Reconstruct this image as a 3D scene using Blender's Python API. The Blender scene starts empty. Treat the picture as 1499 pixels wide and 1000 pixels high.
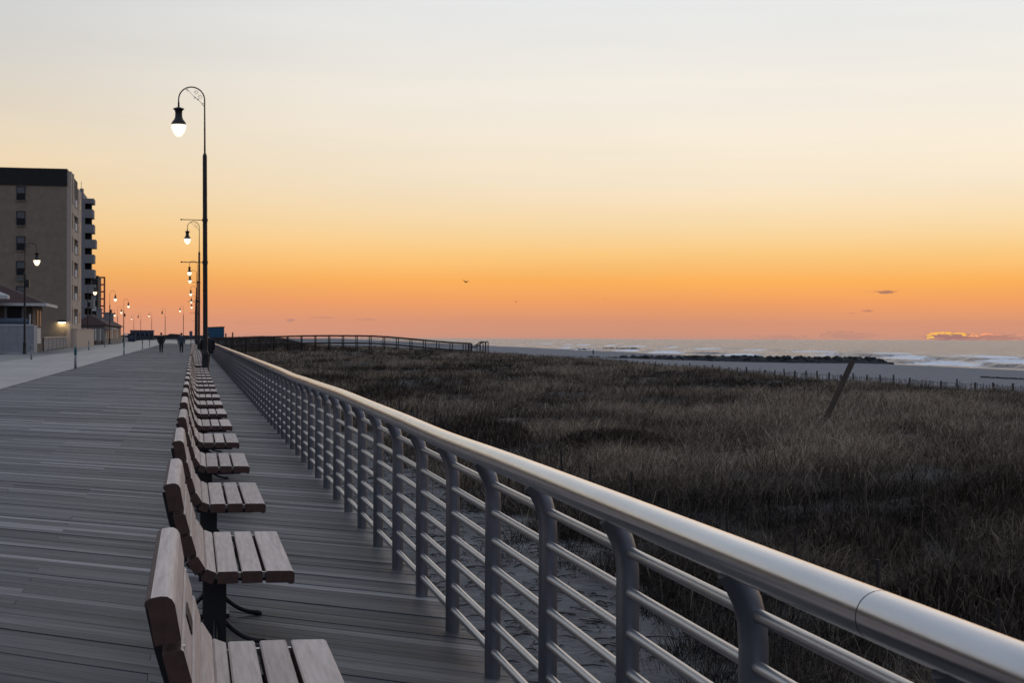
import bpy, bmesh, math, random
import numpy as np
from mathutils import Vector, Matrix, noise as mnoise

random.seed(7); rng = np.random.default_rng(7)
SC = bpy.context.scene
COL = SC.collection
R = math.radians
PI = math.pi

# ------------------------------------------------------------------ camera
H_EYE = 1.55
FPX = 2333.0                      # focal length in pixels of the 1499 px wide photograph
YAW = math.atan(466.5 / FPX)      # the boardwalk runs along +Y, the camera looks to the right of it
cam_d = bpy.data.cameras.new('camera')
cam = bpy.data.objects.new('camera', cam_d)
COL.objects.link(cam)
SC.camera = cam
cam_d.sensor_width = 36.0
cam_d.lens = FPX / 1499.0 * 36.0
cam_d.clip_start = 0.05
cam_d.clip_end = 30000.0
cam.location = (0, 0, H_EYE)
PITCH = math.atan(7.25 / FPX)
cam.matrix_world = (Matrix.Translation((0, 0, H_EYE)) @ Matrix.Rotation(-YAW, 4, 'Z') @
                    Matrix.Rotation(PI / 2 - PITCH, 4, 'X') @ Matrix.Rotation(R(0.215), 4, 'Z'))
cam_d.dof.use_dof = True
cam_d.dof.focus_distance = 7.5
cam_d.dof.aperture_fstop = 18.0

# ------------------------------------------------------------------ render / exposure
SC.view_settings.view_transform = 'Standard'
SC.view_settings.look = 'None'
SC.view_settings.exposure = 0.0
SC.view_settings.gamma = 1.0
SC.view_settings.use_curve_mapping = False
SC.render.engine = 'CYCLES'
SC.cycles.use_denoising = True
SC.cycles.max_bounces = 6
SC.cycles.diffuse_bounces = 3
SC.cycles.glossy_bounces = 4
SC.cycles.sample_clamp_indirect = 4.0


def lin(c):
    c = c / 255.0
    return c / 12.92 if c <= 0.04045 else ((c + 0.055) / 1.055) ** 2.4


def srgb(r, g, b):
    return (lin(r), lin(g), lin(b), 1.0)


# ------------------------------------------------------------------ world: dawn sky
world = bpy.data.worlds.new('World')
SC.world = world
world.use_nodes = True
WT = world.node_tree
WT.nodes.clear()


class NB:
    """small helper to write node maths"""
    def __init__(self, tree):
        self.t = tree

    def n(self, typ, **kw):
        nd = self.t.nodes.new(typ)
        for k, v in kw.items():
            setattr(nd, k, v)
        return nd

    def link(self, a, b):
        self.t.links.new(a, b)

    def m(self, op, a, b=0.0, c=None, clamp=False):
        nd = self.n('ShaderNodeMath', operation=op, use_clamp=clamp)
        for i, v in enumerate((a, b, c)):
            if v is None:
                continue
            if isinstance(v, (int, float)):
                nd.inputs[i].default_value = v
            else:
                self.link(v, nd.inputs[i])
        return nd.outputs[0]

    def ss(self, x, lo, hi):
        nd = self.n('ShaderNodeMapRange', interpolation_type='SMOOTHSTEP')
        self.link(x, nd.inputs[0])
        nd.inputs[1].default_value = lo
        nd.inputs[2].default_value = hi
        return nd.outputs[0]

    def mix(self, f, a, b, blend='MIX'):
        nd = self.n('ShaderNodeMix', data_type='RGBA', blend_type=blend)
        if isinstance(f, (int, float)):
            nd.inputs[0].default_value = f
        else:
            self.link(f, nd.inputs[0])
        for i, v in ((6, a), (7, b)):
            if isinstance(v, tuple):
                nd.inputs[i].default_value = v
            else:
                self.link(v, nd.inputs[i])
        return nd.outputs[2]

    def ramp(self, x, stops, interp='LINEAR'):
        nd = self.n('ShaderNodeValToRGB')
        cr = nd.color_ramp
        cr.interpolation = interp
        while len(cr.elements) < len(stops):
            cr.elements.new(0.5)
        for e, (p, c) in zip(cr.elements, stops):
            e.position = p
            e.color = c
        self.link(x, nd.inputs[0])
        return nd.outputs[0]


def el_t(y, hy=491.5):
    """pixel row -> ramp position (square root of sin elevation)"""
    return math.sqrt(max(0.0, math.sin(math.atan((hy - y) / FPX))))


W = NB(WT)
tc = W.n('ShaderNodeTexCoord')
sep = W.n('ShaderNodeSeparateXYZ')
W.link(tc.outputs['Generated'], sep.inputs[0])
sx, sy, sz = sep.outputs
el_t_sock = W.m('SQRT', W.m('MAXIMUM', sz, 0.0))
az = W.m('ARCTAN2', sx, sy)
el = W.m('ARCSINE', sz)
HIGH_L = [(0.56, srgb(198, 205, 213)), (0.72, srgb(178, 188, 203)), (1.0, srgb(162, 175, 198))]
HIGH_R = [(0.56, srgb(228, 231, 234)), (0.72, srgb(196, 203, 214)), (1.0, srgb(162, 175, 198))]
ramp_l = W.ramp(el_t_sock, [(0.0, srgb(210, 150, 128)), (el_t(470), srgb(222, 153, 122)), (el_t(440), srgb(236, 158, 110)),
                            (el_t(400), srgb(241, 176, 102)), (el_t(350), srgb(243, 198, 136)), (el_t(300), srgb(241, 210, 162)),
                            (el_t(200), srgb(231, 215, 190)), (el_t(100), srgb(219, 214, 205)), (el_t(0), srgb(208, 210, 211))] + HIGH_L)
ramp_r = W.ramp(el_t_sock, [(0.0, srgb(198, 146, 128)), (el_t(470), srgb(214, 148, 118)), (el_t(440), srgb(240, 160, 100)),
                            (el_t(410), srgb(253, 178, 92)), (el_t(370), srgb(253, 203, 130)), (el_t(330), srgb(251, 219, 168)),
                            (el_t(270), srgb(249, 231, 202)), (el_t(170), srgb(246, 237, 222)), (el_t(0), srgb(234, 235, 234))] + HIGH_R)
ramp_b = W.ramp(el_t_sock, [(0.0, srgb(96, 104, 122)), (0.12, srgb(122, 118, 132)), (0.24, srgb(150, 134, 140)), (0.4, srgb(140, 145, 160)),
                            (0.7, srgb(152, 164, 186)), (1.0, srgb(162, 175, 198))])
SUN_AZ = YAW + math.atan((1385 - 749.5) / FPX)
daz = W.m('SUBTRACT', az, SUN_AZ)
cosd = W.m('COSINE', daz)
f_lr = W.ss(cosd, math.cos(R(36)), 1.0)
front = W.mix(f_lr, ramp_l, ramp_r)
f_b = W.ss(cosd, 0.84, 0.10)
skycol = W.mix(f_b, front, ramp_b)
# little clouds: directions on the sky measured in azimuth and elevation
nz = W.n('ShaderNodeTexNoise')
nz.inputs['Scale'].default_value = 210.0
nz.inputs['Detail'].default_value = 4.0
mp = W.n('ShaderNodeMapping')
mp.inputs['Scale'].default_value = (1, 1, 3.0)
W.link(tc.outputs['Generated'], mp.inputs[0])
W.link(mp.outputs[0], nz.inputs[0])
nfac = W.m('SUBTRACT', nz.outputs[0], 0.5)


def px_az(x):
    return YAW + math.atan((x - 749.5) / FPX)


def px_el(x, y):
    return math.atan((491 + (x - 283) * 0.00375 - y) / FPX)


for (cx, cy, w, h, op, col) in [(1297, 429.5, 12, 3.0, .75, (150, 110, 105)), (1293, 428.5, 26, 1.6, .4, (170, 115, 95)),
                                (1269, 456, 9, 1.8, .6, (160, 112, 105)), (1248, 459, 8, 1.4, .3, (170, 115, 105)),
                                (1240, 491, 48, 6.0, .28, (150, 122, 120)), (1145, 493.5, 40, 4, .3, (165, 130, 125)),
                                (1440, 494, 90, 5.5, .6, (160, 118, 112)), (1390, 493, 34, 7, .6, (150, 112, 112)),
                                (426, 469, 8, 2.6, .55, (165, 125, 122)), (474, 465, 22, 1.8, .4, (180, 130, 118)),
                                (535, 468, 16, 1.8, .4, (180, 130, 118)), (365, 474, 30, 3, .15, (190, 130, 118))]:
    a = W.m('DIVIDE', W.m('SUBTRACT', az, px_az(cx)), w / FPX)
    b = W.m('DIVIDE', W.m('SUBTRACT', el, px_el(cx, cy)), h / FPX)
    d = W.m('ADD', W.m('MULTIPLY', a, a), W.m('MULTIPLY', b, b))
    d = W.m('ADD', d, W.m('MULTIPLY', nfac, 3.2))
    k = W.m('MULTIPLY', W.ss(d, 1.15, 0.1), op)
    skycol = W.mix(k, skycol, srgb(*col))
# cloud edges lit from behind by the sun that has not risen yet
for (cx, cy, w, amp, thick, col) in [(1387, 490.0, 32, 4.2, .75, (255, 188, 84)), (1376, 489.6, 18, 4.6, .75, (255, 190, 90)),
                                     (1362, 494.2, 6, 1.2, 1.0, (255, 205, 85)), (1425, 492, 8, 1.4, .9, (255, 170, 110)),
                                     (1450, 490.6, 16, 1.6, .7, (255, 162, 118)), 
                                     (1492, 491, 8, 1, .6, (235, 160, 130))]:
    a = W.m('DIVIDE', W.m('SUBTRACT', az, px_az(cx)), w / FPX)
    arch = W.m('MULTIPLY', W.m('SUBTRACT', 1.0, W.m('MULTIPLY', a, a)), amp / FPX)
    arch = W.m('ADD', arch, W.m('MULTIPLY', nfac, 9.0 / FPX))
    d = W.m('ABSOLUTE', W.m('SUBTRACT', W.m('SUBTRACT', el, px_el(cx, cy + amp * .5)), arch))
    k = W.m('MULTIPLY', W.ss(d, 1.7 * thick / FPX, 0.4 * thick / FPX), W.ss(W.m('ABSOLUTE', a), 1.0, 0.75))
    skycol = W.mix(k, skycol, srgb(*col))
hz = W.n('ShaderNodeTexNoise')
hz.inputs['Scale'].default_value = 3.0
hz.inputs['Detail'].default_value = 5.0
hmp = W.n('ShaderNodeMapping')
hmp.inputs['Scale'].default_value = (1, 1, 9.0)
W.link(tc.outputs['Generated'], hmp.inputs[0])
W.link(hmp.outputs[0], hz.inputs[0])
hzc = W.ramp(hz.outputs[0], [(.3, (.955, .96, .97, 1)), (.7, (1.03, 1.025, 1.02, 1))])
skycol = W.mix(1.0, skycol, hzc, 'MULTIPLY')
bg = W.n('ShaderNodeBackground')
bg.inputs[1].default_value = 1.0
W.link(skycol, bg.inputs[0])
wo = W.n('ShaderNodeOutputWorld')
W.link(bg.outputs[0], wo.inputs[0])
world.cycles.sampling_method = 'MANUAL'
world.cycles.sample_map_resolution = 1024

# ------------------------------------------------------------------ sun: the glow of a sun at the horizon
sun_d = bpy.data.lights.new('sun', 'SUN')
sun_d.energy = 0.12
sun_d.angle = R(45)
sun_d.color = (1.0, 0.62, 0.36)
sun = bpy.data.objects.new('sun', sun_d)
COL.objects.link(sun)
SUN_EL = R(3.0)
sdir = Vector((math.sin(SUN_AZ) * math.cos(SUN_EL), math.cos(SUN_AZ) * math.cos(SUN_EL), math.sin(SUN_EL)))
sun.rotation_euler = sdir.to_track_quat('Z', 'Y').to_euler()
sun.location = (40, 80, 60)


# ------------------------------------------------------------------ pixel to place (X = across, Y = along the boardwalk)
CY, SY = math.cos(YAW), math.sin(YAW)


def hor(px):
    return 491.0 + (px - 283.0) * 0.00375


def at_zc(px, zc):
    """ground coordinates of a pixel column at camera depth zc"""
    u = (px - 749.5) / FPX * zc
    return (u * CY + zc * SY, -u * SY + zc * CY)


def at_y(px, Y):
    t = math.tan(YAW + math.atan((px - 749.5) / FPX))
    return Y * t


def at_x(px, X):
    t = math.tan(YAW + math.atan((px - 749.5) / FPX))
    return X / t


def zc_of(X, Y):
    return X * SY + Y * CY


def z_at(px, py, X, Y):
    return H_EYE - (py - hor(px)) * zc_of(X, Y) / FPX


# ------------------------------------------------------------------ materials
MATS = {}


def mat(name, col, rough=0.7, var=0.15, scale=4.0, bump=0.0, bscale=None, metal=0.0, spec=0.5, detail=4.0,
        stretch=(1, 1, 1), rand=0.0, col2=None, rot=None, rstops=None, rvar=0.0, bdist=.02):
    if name in MATS:
        return MATS[name]
    m = bpy.data.materials.new(name)
    m.use_nodes = True
    t = m.node_tree
    b = t.nodes['Principled BSDF']
    N = NB(t)
    tcn = N.n('ShaderNodeTexCoord')
    mpn = N.n('ShaderNodeMapping')
    mpn.inputs['Scale'].default_value = stretch
    if rot is not None:
        mpn.vector_type = 'TEXTURE'
        mpn.inputs['Rotation'].default_value = rot
        mpn.inputs['Scale'].default_value = tuple(1.0 / s for s in stretch)
    N.link(tcn.outputs['Object'], mpn.inputs[0])
    src = mpn.outputs[0]
    oi = None
    if rand:
        oi = N.n('ShaderNodeObjectInfo')
        va = N.n('ShaderNodeVectorMath', operation='ADD')
        sc = N.n('ShaderNodeVectorMath', operation='SCALE')
        cx = N.n('ShaderNodeCombineXYZ')
        for i in range(3):
            N.link(oi.outputs['Random'], cx.inputs[i])
        N.link(cx.outputs[0], sc.inputs[0])
        sc.inputs[3].default_value = 137.0
        N.link(src, va.inputs[0])
        N.link(sc.outputs[0], va.inputs[1])
        src = va.outputs[0]
    nt = N.n('ShaderNodeTexNoise')
    nt.inputs['Scale'].default_value = scale
    nt.inputs['Detail'].default_value = detail
    nt.inputs['Roughness'].default_value = 0.62
    N.link(src, nt.inputs[0])
    c = tuple(col) + (1.0,)
    c2 = tuple(col2) + (1.0,) if col2 else None
    lo = tuple(max(0, x * (1 - var)) for x in col) + (1.0,)
    hi = tuple(min(1, x * (1 + var)) for x in (col2 or col)) + (1.0,)
    out = N.ramp(nt.outputs[0], [(0.25, lo), (0.75, hi)])
    if rand:
        rr = N.ramp(oi.outputs['Random'], rstops or [(0, (1 - rand,) * 3 + (1,)), (1, (1 + rand,) * 3 + (1,))])
        out = N.mix(1.0, out, rr, 'MULTIPLY')
    N.link(out, b.inputs['Base Color'])
    b.inputs['Roughness'].default_value = rough
    if rvar:
        n3 = N.n('ShaderNodeTexNoise')
        n3.inputs['Scale'].default_value = 7.0
        n3.inputs['Detail'].default_value = 9.0
        n3.inputs['Roughness'].default_value = 0.75
        N.link(tcn.outputs['Object'], n3.inputs[0])
        N.link(N.m('MULTIPLY_ADD', N.m('SUBTRACT', n3.outputs[0], .5), rvar * 2.5, rough), b.inputs['Roughness'])
    b.inputs['Metallic'].default_value = metal
    b.inputs['Specular IOR Level'].default_value = spec
    if bump:
        bn = N.n('ShaderNodeBump')
        bn.inputs['Strength'].default_value = bump
        bn.inputs['Distance'].default_value = bdist
        if bscale:
            n2 = N.n('ShaderNodeTexNoise')
            n2.inputs['Scale'].default_value = bscale
            n2.inputs['Detail'].default_value = 5
            N.link(src, n2.inputs[0])
            N.link(n2.outputs[0], bn.inputs['Height'])
        else:
            N.link(nt.outputs[0], bn.inputs['Height'])
        N.link(bn.outputs[0], b.inputs['Normal'])
    MATS[name] = m
    return m


def emis(name, col, s):
    if name in MATS:
        return MATS[name]
    m = bpy.data.materials.new(name)
    m.use_nodes = True
    b = m.node_tree.nodes['Principled BSDF']
    b.inputs['Base Color'].default_value = (.8, .8, .78, 1)
    b.inputs['Emission Color'].default_value = tuple(col) + (1,)
    b.inputs['Emission Strength'].default_value = s
    MATS[name] = m
    return m


PLANK_A = R(48.7)      # the planks lie diagonally
M_plank = mat('plank_wood', (.046, .047, .052), .55, .55, 3.0, .45, 9.0, spec=.32, stretch=(.22, 15, 6), rand=.85,
              col2=(.13, .127, .128), rot=(0, 0, PI / 2 + PLANK_A),
              rstops=[(0, (.27, .28, .32, 1)), (.35, (.62, .63, .66, 1)), (.7, (1.0, .98, .98, 1)), (.88, (1.35, 1.3, 1.27, 1)), (1, (2.5, 2.38, 2.3, 1))])
M_plank_far = mat('plank_wood_far', (.07, .068, .07), .42, .5, 2.0, 0, spec=.5, stretch=(.05, 5, 6), col2=(.125, .125, .13),
                  rot=(0, 0, PI / 2 + PLANK_A))
M_under = mat('deck_underside', (.02, .02, .022), .9, .3)
M_concrete = mat('path_concrete', (.30, .27, .245), .55, .26, .9, .2, 12, col2=(.37, .335, .305), detail=8, rand=.07)
M_steel = mat('brushed_steel', (.46, .47, .50), .22, .16, 6.0, .012, 60, metal=1.0, stretch=(1, .15, 1), detail=9, rvar=.06)
M_steel2 = mat('bar_steel', (.47, .465, .465), .40, .12, 4.0, .03, 40, metal=1.0, stretch=(1, .2, 1))
M_post = mat('post_steel', (.20, .21, .235), .40, .12, 5.0, .03, 40, metal=.9)
M_seam = mat('seam_steel', (.10, .10, .11), .6, .1, metal=.6)
M_slat = mat('bench_slat', (.52, .42, .36), .62, .16, 6.0, .15, 30, spec=.4, stretch=(9, .5, 9), rand=.16, col2=(.62, .50, .43))
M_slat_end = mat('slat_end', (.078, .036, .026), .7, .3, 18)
M_iron = mat('black_iron', (.012, .012, .014), .45, .3, 6)
M_bolt = mat('bolt_metal', (.55, .55, .55), .35, .1, metal=.9)
M_pole = mat('lamp_pole', (.014, .012, .012), .5, .3, 3)
M_globe = emis('lamp_globe_lit', (1.0, .80, .55), 1.7)
M_globe_off = mat('lamp_globe_off', (.25, .22, .2), .3, .1)
M_teal = mat('teal_paint', (.01, .11, .12), .5, .2)
M_grey_post = mat('grey_bollard', (.26, .27, .28), .6, .2)


# ------------------------------------------------------------------ mesh helpers
class MB:
    def __init__(self):
        self.v, self.f, self.mi, self.sm = [], [], [], []

    def add(self, verts, faces, mi=0, smooth=False):
        o = len(self.v)
        self.v += [tuple(p) for p in verts]
        self.f += [tuple(i + o for i in q) for q in faces]
        self.mi += [mi] * len(faces)
        self.sm += [smooth] * len(faces)
        return self

    def box(self, x0, x1, y0, y1, z0, z1, mi=0):
        v = [(x0, y0, z0), (x1, y0, z0), (x1, y1, z0), (x0, y1, z0), (x0, y0, z1), (x1, y0, z1), (x1, y1, z1), (x0, y1, z1)]
        return self.add(v, [(0, 3, 2, 1), (4, 5, 6, 7), (0, 1, 5, 4), (1, 2, 6, 5), (2, 3, 7, 6), (3, 0, 4, 7)], mi)

    def bar(self, a, b, w, h, up=(0, 0, 1), mi=0):
        a, b = Vector(a), Vector(b)
        d = (b - a).normalized()
        s = d.cross(Vector(up))
        if s.length < 1e-5:
            s = d.cross(Vector((1, 0, 0)))
        s.normalize()
        u = s.cross(d)
        q = [s * (w / 2) * i + u * (h / 2) * j for i, j in ((-1, -1), (1, -1), (1, 1), (-1, 1))]
        v = [a + p for p in q] + [b + p for p in q]
        return self.add(v, [(0, 1, 2, 3), (7, 6, 5, 4), (0, 4, 5, 1), (1, 5, 6, 2), (2, 6, 7, 3), (3, 7, 4, 0)], mi)

    def tube(self, pts, rad, n=10, cap=True, mi=0, smooth=True):
        pts = [Vector(p) for p in pts]
        if not isinstance(rad, (list, tuple)):
            rad = [rad] * len(pts)
        vs = []
        prev = None
        for i, p in enumerate(pts):
            d = (pts[min(i + 1, len(pts) - 1)] - pts[max(i - 1, 0)]).normalized()
            if prev is None:
                s = d.cross(Vector((0, 0, 1)))
                if s.length < .05:
                    s = d.cross(Vector((0, 1, 0)))
            else:
                s = prev - d * prev.dot(d)
            s.normalize()
            prev = s
            u = s.cross(d)
            for k in range(n):
                t = 2 * PI * k / n
                vs.append(p + (s * math.cos(t) + u * math.sin(t)) * rad[i])
        fs = []
        for i in range(len(pts) - 1):
            for k in range(n):
                a, b = i * n + k, i * n + (k + 1) % n
                fs.append((a, a + n, b + n, b))
        o = len(self.v)
        self.add(vs, fs, mi, smooth)
        if cap:
            self.add(vs[:n], [tuple(range(n))], mi)
            self.add(vs[-n:], [tuple(reversed(range(n)))], mi)
        return self

    def lathe(self, prof, n=16, c=(0, 0, 0), mi=0, smooth=True):
        vs, fs = [], []
        for r, z in prof:
            for k in range(n):
                t = 2 * PI * k / n
                vs.append((c[0] + r * math.cos(t), c[1] + r * math.sin(t), c[2] + z))
        for i in range(len(prof) - 1):
            for k in range(n):
                a, b = i * n + k, i * n + (k + 1) % n
                fs.append((a, b, b + n, a + n))
        return self.add(vs, fs, mi, smooth)

    def prism(self, poly, axis_pts, mi=0):
        """poly: list of (x, z); extruded along y from axis_pts[0] to axis_pts[1]"""
        n = len(poly)
        v = [(x, axis_pts[0], z) for x, z in poly] + [(x, axis_pts[1], z) for x, z in poly]
        f = [tuple(range(n)), tuple(reversed(range(n, 2 * n)))]
        f += [(i, i + n, (i + 1) % n + n, (i + 1) % n) for i in range(n)]
        return self.add(v, f, mi)

    def mesh(self, name, mats):
        me = bpy.data.meshes.new(name)
        me.from_pydata(self.v, [], self.f)
        for m in (mats if isinstance(mats, (list, tuple)) else [mats]):
            me.materials.append(m)
        me.polygons.foreach_set('material_index', self.mi)
        me.polygons.foreach_set('use_smooth', self.sm)
        bm = bmesh.new()
        bm.from_mesh(me)
        bmesh.ops.recalc_face_normals(bm, faces=bm.faces)
        bm.to_mesh(me)
        bm.free()
        me.update()
        return me

    def build(self, name, mats, parent=None, loc=None):
        return obj(name, self.mesh(name, mats), parent, loc)


def obj(name, me, parent=None, loc=None, rz=0.0):
    o = bpy.data.objects.new(name, me)
    COL.objects.link(o)
    if parent is not None:
        o.parent = parent
    if loc is not None:
        o.location = loc
    if rz:
        o.rotation_euler.z = rz
    return o


def tag(o, label=None, cat=None, group=None, kind=None):
    if label:
        o['label'] = label
    if cat:
        o['category'] = cat
    if group:
        o['group'] = group
    if kind:
        o['kind'] = kind
    return o


def thing(name, label, cat, loc=(0, 0, 0), rz=0.0, group=None):
    return tag(obj(name, None, None, loc, rz), label, cat, group)


def copy_tree(o, parent=None):
    c = o.copy()
    COL.objects.link(c)
    c.parent = parent
    for ch in list(o.children):
        copy_tree(ch, c)
    return c


def bevel(o, w, seg=2):
    b = o.modifiers.new('edge', 'BEVEL')
    b.width = w
    b.segments = seg
    b.limit_method = 'ANGLE'
    return o


# ================================================================== SETTING
def sstep(a, b, x):
    t = min(1.0, max(0.0, (x - a) / (b - a)))
    return t * t * (3 - 2 * t)


def shore_x(Y):
    return 150.0 + 0.05 * (max(Y, 150.0) - 250.0)


SEA_Z = -5.0


def n2(x, y, s, seed=0.0):
    return mnoise.noise(Vector((x / s + seed, y / s - seed * .7, seed * 1.3)))


def ground_z(X, Y):
    if X < 1.5:
        return -1.6
    s = shore_x(Y)
    base = -1.55 + 0.10 * sstep(1.5, 5, X)
    base += 0.38 * sstep(90, 200, Y) * sstep(6, 20, X) * (1 - sstep(200, 330, Y) * .3)
    base += 2.1 * sstep(276, 300, Y) * (1 - sstep(330, 380, Y)) * sstep(1.5, 4, X) * (1 - sstep(13, 26, X))
    dune = (n2(X, Y, 11.0, 3.1) * .42 + n2(X, Y, 4.0, 8.2) * .18) * sstep(5, 11, X) * (1 - sstep(42, 58, X))
    z = base + dune
    z += -0.45 * sstep(34, 47, X) * (1 - .6 * sstep(110, 190, Y))
    zb = -2.75 + (-4.75 + 2.75) * sstep(58, s, X) if X < s else -4.75 - 3.5 * sstep(s, s + 70, X)
    k = sstep(44, 58, X)
    z = z * (1 - k) + zb * k
    z += n2(X, Y, .7, 1.7) * .035 + n2(X, Y, 2.2, 5.7) * .06 * sstep(1.5, 3, X)
    if X > s - 8:
        z -= (n2(X, Y, 35.0, 9.0) * .25) * sstep(s - 8, s + 4, X)
    return z


def grid_mesh(name, xs, ys, fn, m):
    nx, ny = len(xs), len(ys)
    v = np.empty((nx * ny, 3), dtype=np.float32)
    k = 0
    for j in range(ny):
        for i in range(nx):
            v[k] = (xs[i], ys[j], fn(xs[i], ys[j]))
            k += 1
    idx = np.arange(nx * ny).reshape(ny, nx)
    q = np.stack([idx[:-1, :-1], idx[:-1, 1:], idx[1:, 1:], idx[1:, :-1]], -1).reshape(-1, 4)
    return np_mesh(name, v, q, m, True)


def np_mesh(name, v, q, m, smooth=False):
    me = bpy.data.meshes.new(name)
    k = q.shape[1]
    me.vertices.add(len(v))
    me.vertices.foreach_set('co', np.ascontiguousarray(v, dtype=np.float32).ravel())
    me.loops.add(q.size)
    me.loops.foreach_set('vertex_index', np.ascontiguousarray(q, dtype=np.int32).ravel())
    me.polygons.add(len(q))
    me.polygons.foreach_set('loop_start', np.arange(0, q.size, k, dtype=np.int32))
    me.polygons.foreach_set('loop_total', np.full(len(q), k, dtype=np.int32))
    if smooth:
        me.polygons.foreach_set('use_smooth', np.ones(len(q), dtype=bool))
    me.update(calc_edges=True)
    me.materials.append(m)
    return me


M_sand = mat('sand', (.088, .086, .088), .9, .35, 1.6, 1.0, 6, col2=(.135, .131, .130), detail=10, bdist=.12)
xs = [-900, -300, -60, -20, 1.0] + list(np.arange(1.5, 8, .3)) + list(np.arange(8, 62, 1.0)) + list(np.arange(62, 150, 4.0)) + \
     list(np.arange(150, 330, 5.0))
ys = list(np.arange(-30, 4, 4.0)) + list(np.arange(4, 40, .4)) + list(np.arange(40, 120, 1.2)) + list(np.arange(120, 400, 4.0)) + \
     list(np.geomspace(400, 3500, 45))
_t = M_sand.node_tree
_N = NB(_t)
_b = _t.nodes['Principled BSDF']
_old = _b.inputs['Base Color'].links[0].from_socket
_tc = _N.n('ShaderNodeTexCoord')
_sp = _N.n('ShaderNodeSeparateXYZ')
_N.link(_tc.outputs['Object'], _sp.inputs[0])
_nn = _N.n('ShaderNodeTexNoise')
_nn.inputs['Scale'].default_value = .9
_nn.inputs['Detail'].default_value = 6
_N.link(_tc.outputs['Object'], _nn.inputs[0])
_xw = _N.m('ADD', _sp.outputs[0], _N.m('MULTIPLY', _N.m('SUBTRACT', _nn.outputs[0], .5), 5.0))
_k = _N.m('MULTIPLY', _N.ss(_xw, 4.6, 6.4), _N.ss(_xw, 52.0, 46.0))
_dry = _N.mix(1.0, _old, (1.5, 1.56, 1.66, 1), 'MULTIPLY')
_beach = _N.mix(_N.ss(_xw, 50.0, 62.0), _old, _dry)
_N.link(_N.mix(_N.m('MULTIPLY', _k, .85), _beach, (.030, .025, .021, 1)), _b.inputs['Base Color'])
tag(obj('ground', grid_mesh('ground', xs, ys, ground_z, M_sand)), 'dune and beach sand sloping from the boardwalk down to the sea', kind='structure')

# ---- sea (a disc sector out to where the horizon dips), real swell and breakers near the shore
def sea_material():
    m = bpy.data.materials.new('sea_water')
    m.use_nodes = True
    t = m.node_tree
    N = NB(t)
    b = t.nodes['Principled BSDF']
    b.inputs['Base Color'].default_value = (.075, .09, .14, 1)
    b.inputs['Specular IOR Level'].default_value = .3
    b.inputs['Specular Tint'].default_value = (.72, .82, 1.0, 1)
    b.inputs['Roughness'].default_value = .25
    b.inputs['IOR'].default_value = 1.33
    tcn = N.n('ShaderNodeTexCoord')
    hs = []
    for sc, st in ((.16, (1, .35, 1)), (.55, (1, .5, 1)), (1.7, (1, .7, 1))):
        mp_ = N.n('ShaderNodeMapping')
        mp_.inputs['Scale'].default_value = st
        N.link(tcn.outputs['Object'], mp_.inputs[0])
        nt = N.n('ShaderNodeTexNoise')
        nt.inputs['Scale'].default_value = sc
        nt.inputs['Detail'].default_value = 4
        N.link(mp_.outputs[0], nt.inputs[0])
        hs.append(nt.outputs[0])
    h = N.m('ADD', N.m('MULTIPLY', hs[0], 1.6), N.m('ADD', N.m('MULTIPLY', hs[1], .7), N.m('MULTIPLY', hs[2], .25)))
    bp = N.n('ShaderNodeBump')
    bp.inputs['Strength'].default_value = 1.0
    bp.inputs['Distance'].default_value = 3.4
    N.link(h, bp.inputs['Height'])
    N.link(bp.outputs[0], b.inputs['Normal'])
    at = N.n('ShaderNodeAttribute')
    at.attribute_name = 'foam'
    nf = N.n('ShaderNodeTexNoise')
    nf.inputs['Scale'].default_value = .5
    nf.inputs['Detail'].default_value = 7
    nf.inputs['Roughness'].default_value = .7
    mp_ = N.n('ShaderNodeMapping')
    mp_.inputs['Scale'].default_value = (1, .3, 1)
    N.link(tcn.outputs['Object'], mp_.inputs[0])
    N.link(mp_.outputs[0], nf.inputs[0])
    k = N.m('ADD', at.outputs['Fac'], N.m('MULTIPLY', N.m('SUBTRACT', nf.outputs[0], .5), 1.5))
    k = N.m('MULTIPLY', N.ss(k, .35, .8), N.ss(at.outputs['Fac'], .02, .25))
    fo = N.n('ShaderNodeBsdfPrincipled')
    fo.inputs['Base Color'].default_value = (.88, .88, .90, 1)
    fo.inputs['Roughness'].default_value = .7
    mx = N.n('ShaderNodeMixShader')
    N.link(k, mx.inputs[0])
    N.link(b.outputs[0], mx.inputs[1])
    N.link(fo.outputs[0], mx.inputs[2])
    N.link(mx.outputs[0], t.nodes['Material Output'].inputs[0])
    return m


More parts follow.
